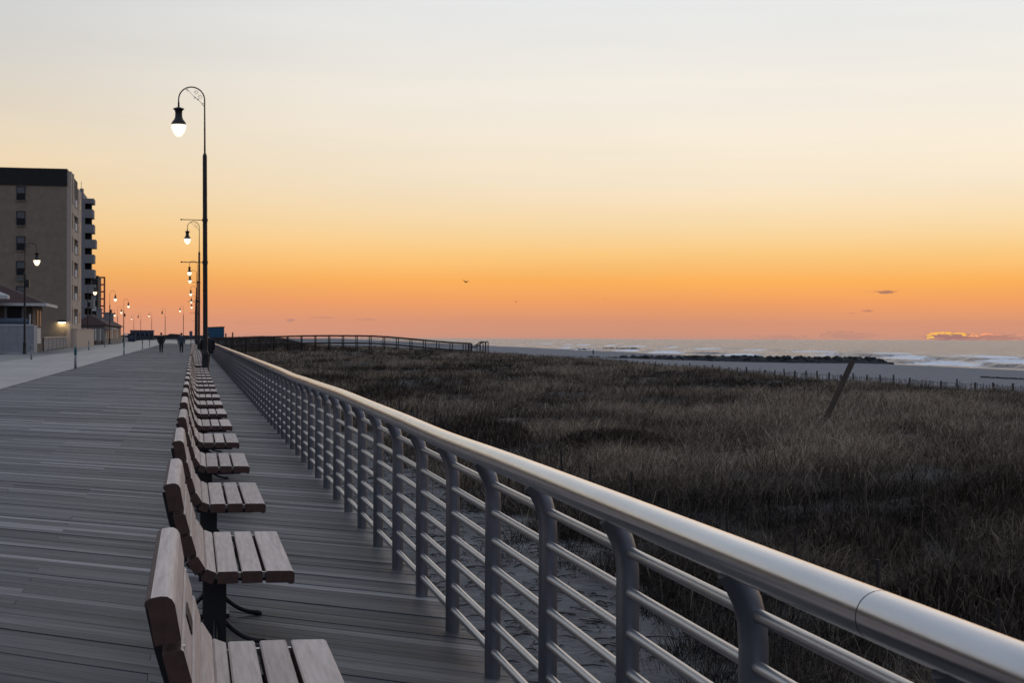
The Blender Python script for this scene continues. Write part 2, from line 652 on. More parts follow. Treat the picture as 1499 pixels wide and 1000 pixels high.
def build_sea():
    angs = np.concatenate([np.radians(np.linspace(2, 42, 430)), np.radians(np.linspace(42.4, 178, 90))])
    rr = np.concatenate([np.geomspace(110, 1500, 430), np.geomspace(1520, 4950, 60)])
    A, RR = np.meshgrid(angs, rr)
    X = RR * np.sin(A)
    Y = RR * np.cos(A)
    s = X - (150.0 + 0.05 * (np.maximum(Y, 150.0) - 250.0))
    warp = 9 * np.sin(Y / 61.0 + 1.2) + 5 * np.sin(Y / 23.0 + X / 90.0) + 3 * np.sin(Y / 9.3)
    fade = np.exp(-RR / 900.0)
    sw = s + warp
    Z = np.zeros_like(X)
    Z += .22 * np.sin(sw / 6.3) * fade + .12 * np.sin(sw / 2.9 + Y / 17.0) * fade
    Z += .10 * np.sin(X / 3.1 + Y / 5.3) * fade
    Z *= np.clip((s + 6) / 30.0, .15, 1)
    foam = np.zeros_like(X)
    along = .5 + .5 * np.sin(Y / 55.0 + .6)

    def crest(c0, wpx, h, y0, y1, seed):
        nonlocal Z, foam
        c = c0 + 3.0 * np.sin(Y / 27.0 + seed) + 1.2 * np.sin(Y / 8.0 + seed * 2)
        d = s - c
        env = np.clip((Y - y0) / 18, 0, 1) * np.clip((y1 - Y) / 18, 0, 1)
        shape = np.where(d > 0, np.exp(-(d / (wpx * 1.6)) ** 2), np.exp(-(d / (wpx * .55)) ** 2))
        Z += h * shape * env
        # broken white water runs ahead of the crest
        br = env * np.exp(-((d + wpx * .9) / (wpx * 1.0)) ** 2) * (.62 + .5 * np.sin(Y / 14.0 + seed * 3))
        foam = np.maximum(foam, br)
        wash = env * np.clip(1 - np.abs(d + wpx * 4) / (wpx * 4), 0, 1) * (.30 + .22 * np.sin(Y / 19.0 + seed))
        foam = np.maximum(foam, wash)

    crest(24, 3.5, 1.0, 120, 900, .4)
    crest(62, 4.5, 1.25, 360, 560, 1.9)
    crest(52, 4.0, .9, 210, 345, 2.7)
    crest(105, 5.5, .7, 300, 1500, 3.3)
    foam = np.maximum(foam, np.clip(1 - np.abs(s - 3) / 12.0, 0, 1) * .74)
    foam = np.maximum(foam, np.clip(1 - np.abs(s - 34) / 20.0, 0, 1) * .46)
    v = np.stack([X, Y, Z], -1).reshape(-1, 3)
    nr, na = X.shape
    idx = np.arange(nr * na).reshape(nr, na)
    q = np.stack([idx[:-1, :-1], idx[1:, :-1], idx[1:, 1:], idx[:-1, 1:]], -1).reshape(-1, 4)
    keep = (s.reshape(-1)[q].max(1) > -14)
    q = q[keep][:, ::-1]
    me = np_mesh('sea', v, q, sea_material(), True)
    a = me.attributes.new('foam', 'FLOAT', 'POINT')
    a.data.foreach_set('value', foam.reshape(-1).astype(np.float32))
    o = obj('sea', me, None, (0, 0, SEA_Z))
    tag(o, 'grey ocean with small breakers rolling onto the beach', kind='structure')


build_sea()

# ---- boardwalk
DX0, DX1 = -5.32, 1.42
bw = MB()
bw.box(-15.2, DX1, -8, 520, -.42, -.046, 0)
deck = bw.build('boardwalk', [M_under])
tag(deck, 'wide boardwalk of weathered grey planks laid diagonally', kind='structure')
PW, PT = .110, .040
PITCH_Y = .1125 / math.sin(PLANK_A)
half = (DX1 - DX0) / 2
dyh = half / math.tan(PLANK_A)
wy = PW / math.sin(PLANK_A) / 2


def plank_verts(z0=0.0, y=0.0, mb=None, u0=0.0, u1=1.0):
    """a piece of one diagonal row, from fraction u0 to u1 of its length"""
    xa, xb = -half + .004 + (2 * half - .008) * u0, -half + .004 + (2 * half - .008) * u1
    if u0 > 0:
        xa += .003
    ya, yb = -xa / math.tan(PLANK_A), -xb / math.tan(PLANK_A)
    c = .0018
    v = []
    for z, k in ((-PT, 1.0), (-c, 1.0), (0.0, 1.0 - 2.2 * c / PW)):
        v += [(xa, y + ya - wy * k, z + z0), (xb, y + yb - wy * k, z + z0), (xb, y + yb + wy * k, z + z0), (xa, y + ya + wy * k, z + z0)]
    f = [(8, 9, 10, 11)]
    for i in (0, 4):
        for k in range(4):
            f.append((i + k, i + (k + 1) % 4, i + 4 + (k + 1) % 4, i + 4 + k))
    mb.add(v, f)


SPL = (.28, .52, .76, .40, .64)
pieces = []
for u in SPL:
    pr = []
    for a, b in ((0, u), (u, 1)):
        mbp = MB()
        plank_verts(mb=mbp, u0=a, u1=b)
        pr.append(mbp.mesh('plank', [M_plank]))
    pieces.append(pr)
NPL = 150
for i in range(NPL):
    for me in pieces[(i * 3 + (i // 4)) % 5]:
        obj('plank', me, deck, ((DX0 + DX1) / 2, 1.0 + i * PITCH_Y, random.uniform(-.004, .002)))
# farther rows: eight sets, each one joined part, so that tones still differ from row to row
y_far0 = 1.0 + NPL * PITCH_Y
nfar = int((300 - y_far0) / PITCH_Y)
NS = 24
sets = [MB() for _ in range(NS)]
for i in range(nfar):
    u = SPL[(i * 3 + (i // 4)) % 5]
    for a, b in ((0, u), (u, 1)):
        plank_verts(random.uniform(-.004, .002), i * PITCH_Y, random.choice(sets), a, b)
for q in sets:
    tag(q.build('plank_rows', [M_plank], deck, ((DX0 + DX1) / 2, y_far0, 0)), kind='stuff')
mbf = MB()
mbf.box(DX0, DX1 - .001, 294, 519.5, -.05, -.008)
tag(mbf.build('plank_sheet', [M_plank_far], deck), kind='stuff')
mbf = MB()
mbf.box(-15.1, -10.62, 40, 519.5, -.05, .0)
tag(mbf.build('plank_strip', [M_plank_far], deck), kind='stuff')
mbl = MB()
mbl.box(-10.6, DX0 - .01, -8, 519, -.05, .002)
lane = tag(mbl.build('bike_path', [M_under]), 'pale concrete lane running along the planks', kind='structure')
slabs = []
for w0, w1 in ((-10.59, -7.99), (-7.975, DX0 - .02)):
    q = MB()
    q.box(w0, w1, 0, 4.985, .0021, .016)
    slabs.append(q.mesh('concrete_slab', [M_concrete]))
for k in range(50):
    for me in slabs:
        obj('concrete_slab', me, lane, (0, 5.0 * k - 5.0, random.uniform(-.002, .002)))
q = MB()
q.box(-10.59, DX0 - .02, 245.0, 518.9, .0021, .016)
tag(q.build('concrete_strip', [M_concrete], lane), kind='stuff')


# ================================================================== RAILING
XR = 1.34
XT = 1.28
ZT = 1.02
RPITCH = 1.146
zc_first = FPX * XR / CY / (1105 - 283)
Y_first = (zc_first - XR * SY) / CY - RPITCH * 2
NPOST = 196
rail = thing('metal_railing', 'long stainless steel railing with seven bars along the seaward edge of the boardwalk', 'railing', (XR, 0, 0))
sag = lambda Y: -.010 * math.exp(-((Y - 8.2) / 1.3) ** 2) - .012 * math.exp(-((Y - 21) / 2) ** 2) + .01 * math.exp(-((Y - 14) / 2) ** 2)
pm = MB()
pm.tube([(0, 0, -.25), (0, 0, .80), (-.004, 0, .86), (-.018, 0, .91), (-.038, 0, .95), (XT - XR, 0, .985)], [.037] * 6, 14)
post_me = pm.mesh('post', [M_post])
bars_z = [.115 + .127 * i for i in range(7)]
bm_ = MB()
bm_.tube([(0, 0, 0), (0, RPITCH, 0)], .0175, 10, False)
bar_me = bm_.mesh('bar', [M_steel2])
post_ys = [Y_first + i * RPITCH for i in range(NPOST)]
for i, Y in enumerate(post_ys):
    obj('post', post_me, rail, (0, Y, sag(Y) * .5))
nind = 42
rest = MB()
for i, Y in enumerate(post_ys[:-1]):
    for z in bars_z:
        if i < nind:
            obj('bar', bar_me, rail, (0, Y, z))
        else:
            rest.tube([(0, Y, z), (0, Y + RPITCH, z)], .0175, 6, False)
tag(rest.build('far_bars', [M_steel2], rail), kind='stuff')
Y0 = (FPX * XT / CY / (1290 - 283) - XT * SY) / CY
i = -1
while Y0 + i * 5 * RPITCH < post_ys[-1]:
    a = Y0 + i * 5 * RPITCH
    b = min(a + 5 * RPITCH, post_ys[-1])
    t = MB()
    n = 12
    pts = [(XT - XR, a + .0025 + (b - a - .005) * k / n, ZT + sag(a + (b - a) * k / n)) for k in range(n + 1)]
    t.tube(pts, .05, 28 if a < 40 else 12)
    h = t.build('handrail', [M_steel], rail)
    t = MB()
    t.tube([(XT - XR, b - .0035, ZT + sag(b)), (XT - XR, b + .0035, ZT + sag(b))], .0492, 20)
    t.build('seam', [M_seam], h)
    i += 1


# ================================================================== BENCHES
# slat cross-section centres (x across, z), tilt; from the top of the back round to the seat front
SL = [  # centre x, centre z, tilt from horizontal (rad), width
    (-.052, .788, R(-80), .130), (-.024, .656, R(-75), .094), (.006, .553, R(-74), .092), (.042, .466, R(-58), .075),
    (.088, .425, R(-22), .056), (.1655, .420, R(0), .098), (.2805, .420, R(0), .098), (.4145, .418, R(-1), .136)]
BL = 1.573


def slat_poly(w, t=.058, nose=0):
    hw = w / 2
    p = [(-hw, -t), (hw, -t), (hw, -.006), (hw - .006, 0), (-hw + .006, 0), (-hw, -.006)]
    if nose == 1:     # front slat: rounded drooping nose
        p = [(-hw, -t), (hw - .03, -t), (hw - .026, -t - .006), (hw - .008, -t - .006), (hw, -t + .006), (hw, -.016), (hw - .005, -.005),
             (hw - .016, 0), (-hw + .006, 0), (-hw, -.006)]
    if nose == -1:    # top slat of the back: round top
        p = [(-hw + .006, -t - .004), (-hw + .016, -t - .008), (-hw + .03, -t), (hw, -t), (hw, -.006), (hw - .006, 0), (-hw + .030, 0), (-hw + .015, -.005), (-hw + .004, -.017), (-hw, -.034), (-hw, -t + .012)]
    return p


def make_bench():
    b = thing('bench', 'weathered slatted bench with brown slat ends on black iron pedestals, facing the sea', 'bench',
              group='benches in a row along the railing')
    for i, (cx, cz, tilt, w) in enumerate(SL):
        poly = slat_poly(w, .058 if i not in (0,) else .072, 1 if i == 7 else (-1 if i == 0 else 0))
        c, s = math.cos(tilt), math.sin(tilt)
        # local x runs down the profile, local z is the sitting side
        pp = [(cx + x * c - z * s, cz + x * s + z * c) for x, z in poly]
        n = len(pp)
        m = MB()
        v = [(x, 0, z) for x, z in pp] + [(x, BL, z) for x, z in pp]
        m.add(v, [tuple(range(n))], 1)
        m.add(v, [tuple(reversed(range(n, 2 * n)))], 1)
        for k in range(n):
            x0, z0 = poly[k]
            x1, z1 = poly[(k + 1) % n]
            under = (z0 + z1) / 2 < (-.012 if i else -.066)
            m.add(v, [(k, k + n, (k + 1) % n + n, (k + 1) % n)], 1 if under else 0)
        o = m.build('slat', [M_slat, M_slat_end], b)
        bevel(o, .003, 1)
    for py in (.36, BL - .36):
        p = MB()
        # strap that carries the slats
        prev = None
        for (cx, cz, tilt, w) in SL:
            c, s = math.cos(tilt), math.sin(tilt)
            x, z = cx + .074 * s, cz - .074 * c
            if prev is not None:
                p.bar((prev[0], py, prev[1]), (x, py, z), .05, .022, up=(0, 1, 0))
            prev = (x, z)
        o1 = p.build('bracket', [M_iron], b)
        q = MB()
        q.box(.055, .165, py - .05, py + .05, .02, .365)
        q.box(.03, .19, py - .06, py + .06, .33, .372)
        q.box(.02, .20, py - .075, py + .075, 0.001, .022)
        ped = q.build('pedestal', [M_iron], b)
        for dx, dy in ((1, 0), (-1, 0), (0, 1), (0, -1)):
            ft = MB()
            pts = []
            for k in range(9):
                u = k / 8
                r = .04 + .21 * u
                z = .115 * (1 - u) ** 2.2 + .014
                pts.append((.11 + dx * r, py + dy * r, z))
            ft.tube(pts, [.013] * 9, 7)
            ft.lathe([(0, 0.001), (.02, .001), (.02, .022), (0, .024)], 8, (.11 + dx * .25, py + dy * .25, 0))
            ft.build('foot', [M_iron], ped)
        for k in range(len(SL) - 1):
            (ax, az_, at_, aw), (bx, bz, bt, bw_) = SL[k], SL[k + 1]
            e = MB()
            ex, ez = (ax + aw / 2 * math.cos(at_) + bx - bw_ / 2 * math.cos(bt)) / 2, (az_ + aw / 2 * math.sin(at_) + bz - bw_ / 2 * math.sin(bt)) / 2
            e.box(ex - .007, ex + .007, .06 if py < 1 else BL - .08, .08 if py < 1 else BL - .06, ez - .040, ez - .014)
            e.build('spacer_bolt', [M_bolt], o1)
    return b


def make_far_bench(label_of):
    src = list(label_of.children_recursive)
    m = MB()
    for i, (cx, cz, tilt, w) in enumerate(SL):
        poly = slat_poly(w, .058 if i else .072, 1 if i == 7 else (-1 if i == 0 else 0))
        c, s = math.cos(tilt), math.sin(tilt)
        pp = [(cx + x * c - z * s, cz + x * s + z * c) for x, z in poly]
        n = len(pp)
        v = [(x, 0, z) for x, z in pp] + [(x, BL, z) for x, z in pp]
        m.add(v, [tuple(range(n))], 1)
        m.add(v, [tuple(reversed(range(n, 2 * n)))], 1)
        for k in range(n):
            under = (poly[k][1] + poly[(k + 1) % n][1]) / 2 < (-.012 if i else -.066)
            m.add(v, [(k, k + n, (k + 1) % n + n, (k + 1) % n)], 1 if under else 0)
    for py in (.36, BL - .36):
        m.box(.055, .165, py - .05, py + .05, .001, .37, 2)
        m.bar((-.05, py, .70), (.0, py, .44), .05, .03, mi=2)
        m.bar((.0, py, .39), (.42, py, .35), .05, .03, mi=2)
        m.bar((-.12, py, .02), (.34, py, .02), .03, .03, mi=2)
    return m.mesh('bench_far', [M_slat, M_slat_end, M_iron])


# lamp distances along the seaward row (camera depth -> Y)
RIGHT_LAMPS = [58.3, 127, 194, 223, 294, 361, 431]
LX = .44
lamp_ys = [(zc - LX * SY) / CY for zc in RIGHT_LAMPS]
bench0 = make_bench()
far_me = make_far_bench(bench0)
bk = 0
M_plaque = mat('bronze_plaque', (.02, .018, .016), .4, .2, metal=.6)
pq = MB()
pq.box(-.001, .004, .62, .86, -.032, .032)
pq_me = pq.mesh('plaque', [M_plaque])
for k in range(-1, 62):
    zc = 7.67 + 3.06 * k
    Y = (zc - .463 * SY) / CY
    if any(Y - .5 < ly < Y + BL + .5 for ly in lamp_ys):
        continue
    if k < 16:
        b = copy_tree(bench0)
        b.location = (0, Y, 0)
        if k in (-1, 2, 5, 6, 9, 12):
            pl = obj('plaque', pq_me, b, (SL[1][0] + .001, 0, SL[1][1]))
            pl.rotation_euler.y = R(-15)
            b['label'] = 'slatted bench with a small dark plaque on its backrest, facing the sea'
            b['group'] = 'benches with a plaque'
    else:
        b = obj('bench', far_me, None, (0, Y, 0))
        tag(b, bench0['label'], 'bench', bench0['group'])
    b.rotation_euler.z = random.uniform(-.004, .004)
    if k == -1:
        b.location = (.012, Y - .22, -.02)
        b.location.z = 0
    bk += 1
for o_ in list(bench0.children_recursive) + [bench0]:
    bpy.data.objects.remove(o_)


# ================================================================== LAMP POSTS
def make_lamp(label, X, Y, top=10.65, side=-1, lit=True, banner=True, box=False, group=None, lean=0.0, detail=True, rz=0.0):
    L = thing('street_lamp', label, 'lamp post', (X, Y, 0), rz, group)
    L.rotation_euler.y = lean
    n = 14 if detail else 8
    zt = top - 2.53          # top of thick pole
    p = MB()
    p.tube([(0, 0, .9), (0, 0, zt * .5), (0, 0, zt)], [.088, .085, .078], n)
    p.lathe([(.078, zt), (.06, zt + .06), (.03, zt + .12), (.03, zt + .1)], n)
    pole = p.build('pole', [M_pole], L)
    b = MB()
    b.lathe([(0, .001), (.20, .001), (.20, .05), (.165, .10), (.15, .30), (.135, .34), (.13, .80), (.145, .86), (.10, .96), (.087, 1.02)], n)
    b.build('pole_base', [M_pole], pole)
    a = MB()
    r = .465
    pts = [(0, 0, zt), (0, 0, zt + .9), (0, 0, top - r - .02)]
    for k in range(1, 17):
        t = PI * k / 16
        pts.append((side * (r - r * math.cos(t)), 0, top - r - .02 + r * math.sin(t)))
    pts.append((side * 2 * r, 0, top - r - .13))
    a.tube(pts, [.034, .03] + [.024] * (len(pts) - 2), 8)
    a.tube([(side * 2 * r, 0, top - r - .12), (side * 2 * r, 0, top - r - .30)], .034, 8)
    arm = a.build('arm', [M_pole], L)
    if detail:
        s = MB()
        cxs = [(.30, -.10, .075), (.16, -.26, .08), (.34, -.30, .045), (.06, -.52, .05), (.62, -.02, .045), (.24, -.36, .035)]
        for (dx, dz, rr) in cxs:
            pts = []
            for k in range(19):
                t = 2.6 * PI * k / 18
                q = rr * (1 - .55 * k / 18)
                pts.append((side * (dx + q * math.cos(t)), 0, top - .12 + dz + q * math.sin(t)))
            s.tube(pts, .006, 4)
        s.tube([(side * .03, 0, top - .72), (side * .2, 0, top - .5), (side * .4, 0, top - .34), (side * .62, 0, top - .12)], .007, 4)
        s.build('scroll', [M_pole], arm)
    hx, hz = side * 2 * r, top - r - .30
    h = MB()
    h.lathe([(0, 0), (.05, .0), (.19, -.05), (.205, -.075), (.17, -.10), (.135, -.14), (.125, -.26), (.135, -.38), (.17, -.46), (.23, -.53),
             (.262, -.60), (.268, -.645), (.25, -.645), (.0, -.60)], 20 if detail else 10, (hx, 0, hz))
    h.build('lamp_housing', [M_pole], L)
    g = MB()
    g.lathe([(.0, -.635), (.255, -.637), (.262, -.69), (.25, -.78), (.215, -.88), (.16, -.98), (.09, -1.06), (0, -1.09)], 20 if detail else 10, (hx, 0, hz))
    g.build('globe', [M_globe if lit else M_globe_off], L)
    if banner:
        for z in (5.77 * top / 10.65, 4.22 * top / 10.65):
            q = MB()
            q.tube([(0, 0, z), (side * .84, 0, z + .012)], .016, 6)
            q.tube([(0, 0, z - .06), (0, 0, z + .06)], .10, 10)
            q.lathe([(0, -.03), (.03, -.02), (.03, .02), (0, .03)], 8, (side * .85, 0, z + .012))
            q.build('banner_arm', [M_pole], L)
    if box:
        q = MB()
        q.box(.06, .36, -.16, .16, 5.35, 5.95)
        q.box(.0, .08, -.04, .04, 5.5, 5.6)
        q.build('control_box', [M_iron], L)
    return L


G_R = 'lit lamps along the seaward side of the boardwalk'
labs = ['tall black crook-arm lamp post with two banner arms standing between the benches',
        'lit lamp post next beyond the tallest one in the bench row']
for i, Y in enumerate(lamp_ys):
    lab = labs[i] if i < 2 else 'small distant lit lamp in line behind the bench row lamp posts'
    make_lamp(lab, LX, Y, 10.65, -1, True, i in (0, 1, 2, 4), False, G_R, R(-.35) if i == 0 else 0, i < 2)
# landward row
G_L = 'lamps along the landward side of the boardwalk'
llabs = ['lamp post with a dark box on its pole beside the pale fence and small house',
         'lamp post in front of the balconied grey building', 'lamp post in front of the low red roofed pavilion',
         'lamp post beside the gable end of the low pavilion']
for i, (px, zc, top) in enumerate([(36, 127.8, 8.95), (128.5, 216, 8.8), (160.5, 274, 9.2), (181, 328, 9.0)]):
    X, Y = at_zc(px, zc)
    make_lamp(llabs[i], X, Y, top, 1, True, False, True, G_L, 0, i < 1)
for (px, zc) in ((172, 411), (163, 470), (131, 455)):
    X, Y = at_zc(px, zc)
    make_lamp('small lit lamp above the roofs of the pavilion and tower', X, Y, 8.9, 1, True, False, False, 'lamps behind the pavilion', 0, False)
for (px, zc, lit) in ((268.4, 454, True), (241.7, 500, False), (222, 575, True), (205.8, 615, False), (195.8, 678, True)):
    X, Y = at_zc(px, zc)
    make_lamp('slender far lamp post, %s, where the boardwalk bends away' % ('lit' if lit else 'unlit'), X, Y, 10.0, -1, lit, False, False,
              'far lamps at the bend of the boardwalk' + ('' if lit else ', unlit'), 0, False)

# ================================================================== BOLLARDS
bo = MB()
bo.lathe([(0, 0), (.055, 0), (.055, .62), (.0, .62)], 10)
bo_me = bo.mesh('bollard_post', [M_grey_post])
bc = MB()
bc.lathe([(.0, .615), (.058, .615), (.06, .93), (.04, .965), (0, .975)], 10)
bc_me = bc.mesh('bollard_cap', [M_teal])
for px, zc in ((110.5, 72.8), (181.5, 122.6), (208.5, 175), (219, 218)):
    X, Y = at_zc(px, zc)
    b = thing('bollard', 'grey bollard with teal cap where planks meet the concrete lane', 'bollard', (X, Y, .012), 0, 'bollards along the plank side of the lane')
    obj('post', bo_me, b)
    obj('cap', bc_me, b)
for px, zc in ((46, 99), (130, 160), (153.5, 200)):
    X, Y = at_zc(px, zc)
    b = thing('bollard', 'plain grey bollard on the landward edge of the concrete lane', 'bollard', (X, Y, .012), 0, 'bollards on the landward side of the lane')
    obj('post', bo_me, b)
    q = MB()
    q.lathe([(.0, .615), (.058, .615), (.06, .90), (.04, .93), (0, .94)], 10)
    q.build('cap', [M_grey_post], b)


# ================================================================== PEOPLE
M_skin = mat('skin', (.28, .16, .11), .6, .1)
M_black_cloth = mat('black_cloth', (.012, .012, .015), .85, .3, 20)
M_blue_cloth = mat('blue_grey_cloth', (.05, .062, .085), .85, .3, 20)
M_trouser = mat('dark_trousers', (.014, .015, .02), .85, .3, 20)
M_shoe = mat('dark_shoes', (.01, .01, .01), .6, .2)
M_hair = mat('dark_hair', (.012, .01, .009), .6, .3)


def make_person(label, X, Y, height, jacket, trousers, pose, group=None, hat=None, rz=0.0, z=0.0):
    """one skinned body; +y is the way the person walks; pose gives stride, arm and build"""
    s = height / 1.75
    st, wide, lift = pose.get('stride', .16), pose.get('wide', 1.0), pose.get('elbow', .30)
    j = {}
    V, E, Rr = [], [], []

    def vert(name, p, r):
        j[name] = len(V)
        V.append(Vector(p) * s)
        Rr.append((r[0] * s, r[1] * s) if isinstance(r, tuple) else (r * s, r * s))

    def edge(a, b):
        E.append((j[a], j[b]))

    def chain(*names):
        for a, b in zip(names[:-1], names[1:]):
            edge(a, b)

    vert('pelvis', (0, 0, .95), (.150 * wide, .115))
    vert('waist', (0, .01, 1.10), (.145 * wide, .11))
    vert('chest', (0, .02, 1.30), (.165 * wide, .12))
    vert('collar', (0, .01, 1.45), (.11 * wide, .085))
    vert('neck', (0, .015, 1.52), .055)
    vert('skull_low', (0, .03, 1.60), (.068, .078))
    vert('skull', (0, .025, 1.68), (.077, .092))
    vert('crown', (0, .02, 1.735), (.045, .055))
    chain('pelvis', 'waist', 'chest', 'collar', 'neck', 'skull_low', 'skull', 'crown')
    for sd, nm in ((-1, 'l'), (1, 'r')):
        f = st * sd
        lw = pose.get('leg', .09)
        vert('hip' + nm, (sd * lw, 0, .88), .105)
        vert('knee' + nm, (sd * (lw + .005), f * .55 + .03, .50), .082)
        vert('ankle' + nm, (sd * (lw + .005), f * 1.0 - .03, .10 + (.05 if f < 0 else 0)), .06)
        vert('heel' + nm, (sd * (lw + .005), f * 1.0 - .03, .045 + (.04 if f < 0 else 0)), .04)
        vert('toe' + nm, (sd * (lw + .015), f * 1.0 + .15, .035), (.042, .03))
        edge('pelvis', 'hip' + nm)
        chain('hip' + nm, 'knee' + nm, 'ankle' + nm, 'heel' + nm, 'toe' + nm)
        vert('shoulder' + nm, (sd * .185 * wide, .0, 1.40), .085)
        vert('elbow' + nm, (sd * lift, -.05 - f * .2, 1.13), .068)
        hx, hy, hz = pose.get('hand', (.30, .05, .90))
        hy = hy - f * .5
        vert('wrist' + nm, (sd * hx, hy, hz), .046)
        vert('palm' + nm, (sd * hx, hy + .02, hz - .07), (.040, .022))
        edge('chest', 'shoulder' + nm)
        chain('shoulder' + nm, 'elbow' + nm, 'wrist' + nm, 'palm' + nm)
        for k in range(4):
            oy = (-.03 + .02 * k)
            ln = (.065, .08, .085, .07)[k]
            vert('f%d%s' % (k, nm), (sd * hx, hy + .02 + oy, hz - .12), .009)
            vert('g%d%s' % (k, nm), (sd * (hx - .015), hy + .025 + oy, hz - .12 - ln * .5), .0085)
            vert('h%d%s' % (k, nm), (sd * (hx - .035), hy + .03 + oy, hz - .12 - ln * .85), .007)
            chain('palm' + nm, 'f%d%s' % (k, nm), 'g%d%s' % (k, nm), 'h%d%s' % (k, nm))
        vert('t0' + nm, (sd * (hx - .01), hy + .065, hz - .06), .011)
        vert('t1' + nm, (sd * (hx - .02), hy + .085, hz - .10), .009)
        chain('palm' + nm, 't0' + nm, 't1' + nm)
    me = bpy.data.meshes.new('person')
    me.from_pydata([tuple(v) for v in V], E, [])
    tmp = bpy.data.objects.new('person_tmp', me)
    COL.objects.link(tmp)
    sk = tmp.modifiers.new('skin', 'SKIN')
    sv = me.skin_vertices[0].data
    for i, r in enumerate(Rr):
        sv[i].radius = r
        sv[i].use_root = (i == 0)
    sk.use_smooth_shade = True
    ss_ = tmp.modifiers.new('sub', 'SUBSURF')
    ss_.levels = ss_.render_levels = 1
    dg = bpy.context.evaluated_depsgraph_get()
    dg.update()
    body = bpy.data.meshes.new_from_object(tmp.evaluated_get(dg))
    bpy.data.objects.remove(tmp)
    # nose, so that the head has a front
    for m in (M_skin, jacket, trousers, M_shoe):
        body.materials.append(m)
    hem = pose.get('hem', .86) * s
    for p in body.polygons:
        c = p.center
        hand = abs(c.x) > .22 * s and c.z < pose.get('hand', (0, 0, .90))[2] * s - .02 * s and c.z > .6 * s
        if c.z > 1.50 * s or hand:
            p.material_index = 0
        elif c.z > hem or abs(c.x) > .21 * s:
            p.material_index = 1
        elif c.z > .085 * s:
            p.material_index = 2
        else:
            p.material_index = 3
        p.use_smooth = True
    o = obj('person', body, None, (X, Y, z), rz)
    tag(o, label, 'person', group)
    # hair or hat
    h = MB()
    h.lathe([(.060, -.075), (.086, -.04), (.092, .0), (.088, .045), (.062, .085), (.0, .098)] if not hat else
            [(.070, -.05), (.094, -.03), (.096, .0), (.092, .05), (.066, .095), (.0, .108)], 14)
    hh = h.build('hat' if hat else 'hair', [hat or M_hair], o, (0, .012 * s, 1.685 * s))
    hh.scale = (s, s * 1.12, s)
    # face: nose and ears
    e = MB()
    e.tube([(0, .118, 1.665), (0, .138, 1.635), (0, .12, 1.625)], [.008, .013, .01], 6)
    for sd in (-1, 1):
        e.lathe([(0, -.03), (.012, -.02), (.014, .0), (.012, .02), (0, .03)], 6, (sd * .085, .02, 1.65))
    fo_ = e.build('face', [M_skin], o)
    fo_.scale = (s, s, s)
    # jacket skirt: a loose hem over the hips
    k = MB()
    wj = .175 * wide
    rows = [(1.42, .8), (1.25, 1.03), (1.05, 1.0), (pose.get('hem', .86), 1.10)]
    ring = 14
    vs = []
    for zz, kk in rows:
        for a in range(ring):
            t = 2 * PI * a / ring
            vs.append((wj * kk * math.cos(t), .02 + wj * kk * .74 * math.sin(t), zz))
    fs = []
    for r_ in range(len(rows) - 1):
        for a in range(ring):
            fs.append((r_ * ring + a, r_ * ring + (a + 1) % ring, (r_ + 1) * ring + (a + 1) % ring, (r_ + 1) * ring + a))
    k.add(vs, fs, 0, True)
    jk = k.build('jacket', [jacket], o)
    jk.scale = (s, s, s)
    return o


X, Y = at_zc(236, 140)
make_person('person in black jacket walking away along the planks, elbows out', X, Y, 1.76, M_black_cloth, M_trouser,
            dict(stride=.10, wide=1.25, elbow=.315, hand=(.25, .10, .98), hem=.82), rz=.05)
X, Y = at_zc(265.5, 139)
make_person('person in blue grey jacket walking away along the planks', X, Y, 1.74, M_blue_cloth, M_trouser,
            dict(stride=.12, wide=1.2, elbow=.29, hand=(.28, .02, .88), hem=.84), rz=-.03)
X, Y = at_zc(303.8, 84)
make_person('person in loose black coat walking between the lamp post and the railing', X, Y, 1.66, M_black_cloth, M_black_cloth,
            dict(stride=.08, wide=1.75, elbow=.36, hand=(.36, .04, .86), hem=.62, leg=.06), hat=M_black_cloth)
X, Y = at_zc(868.5, 498)
make_person('person in dark clothes standing on the beach near the far groyne', X, Y, 1.72, M_black_cloth, M_trouser,
            dict(stride=.02, wide=1.1, elbow=.29, hand=(.28, .05, .88)), rz=.6, z=ground_z(X, Y) - .02)

# ================================================================== BUILDINGS (left)
M_brick = mat('tan_brick', (.27, .21, .155), .9, .2, 1.2, .15, 8, detail=9)
M_brick_side = M_brick
M_trim = mat('pale_trim', (.50, .40, .32), .8, .12)
M_dark_trim = mat('dark_parapet', (.018, .016, .016), .8, .3)
M_glass = mat('window_glass', (.012, .013, .016), .35, .2, 1.5, spec=.25)
M_blind = mat('window_blind', (.13, .13, .135), .7, .15)
M_frame = mat('window_frame', (.02, .02, .022), .6, .1)
M_white = mat('white_panel', (.58, .56, .53), .7, .1)
M_grey_wall = mat('grey_render', (.24, .23, .23), .85, .12, .8)
M_roof = mat('red_brown_roof', (.045, .014, .012), .85, .3, 3)
M_fence_white = mat('pale_fence_board', (.30, .31, .33), .75, .12, 2)
M_cream = mat('cream_paint', (.55, .46, .36), .7, .1)
M_red_steel = mat('red_steel', (.26, .05, .03), .6, .3)
M_blue = mat('blue_panel', (.022, .10, .19), .6, .15, 1.0)
M_dusk_blue = mat('dusty_blue_wall', (.06, .085, .12), .8, .2)
M_dark_blue = mat('dark_blue_board', (.03, .035, .06), .7, .2)


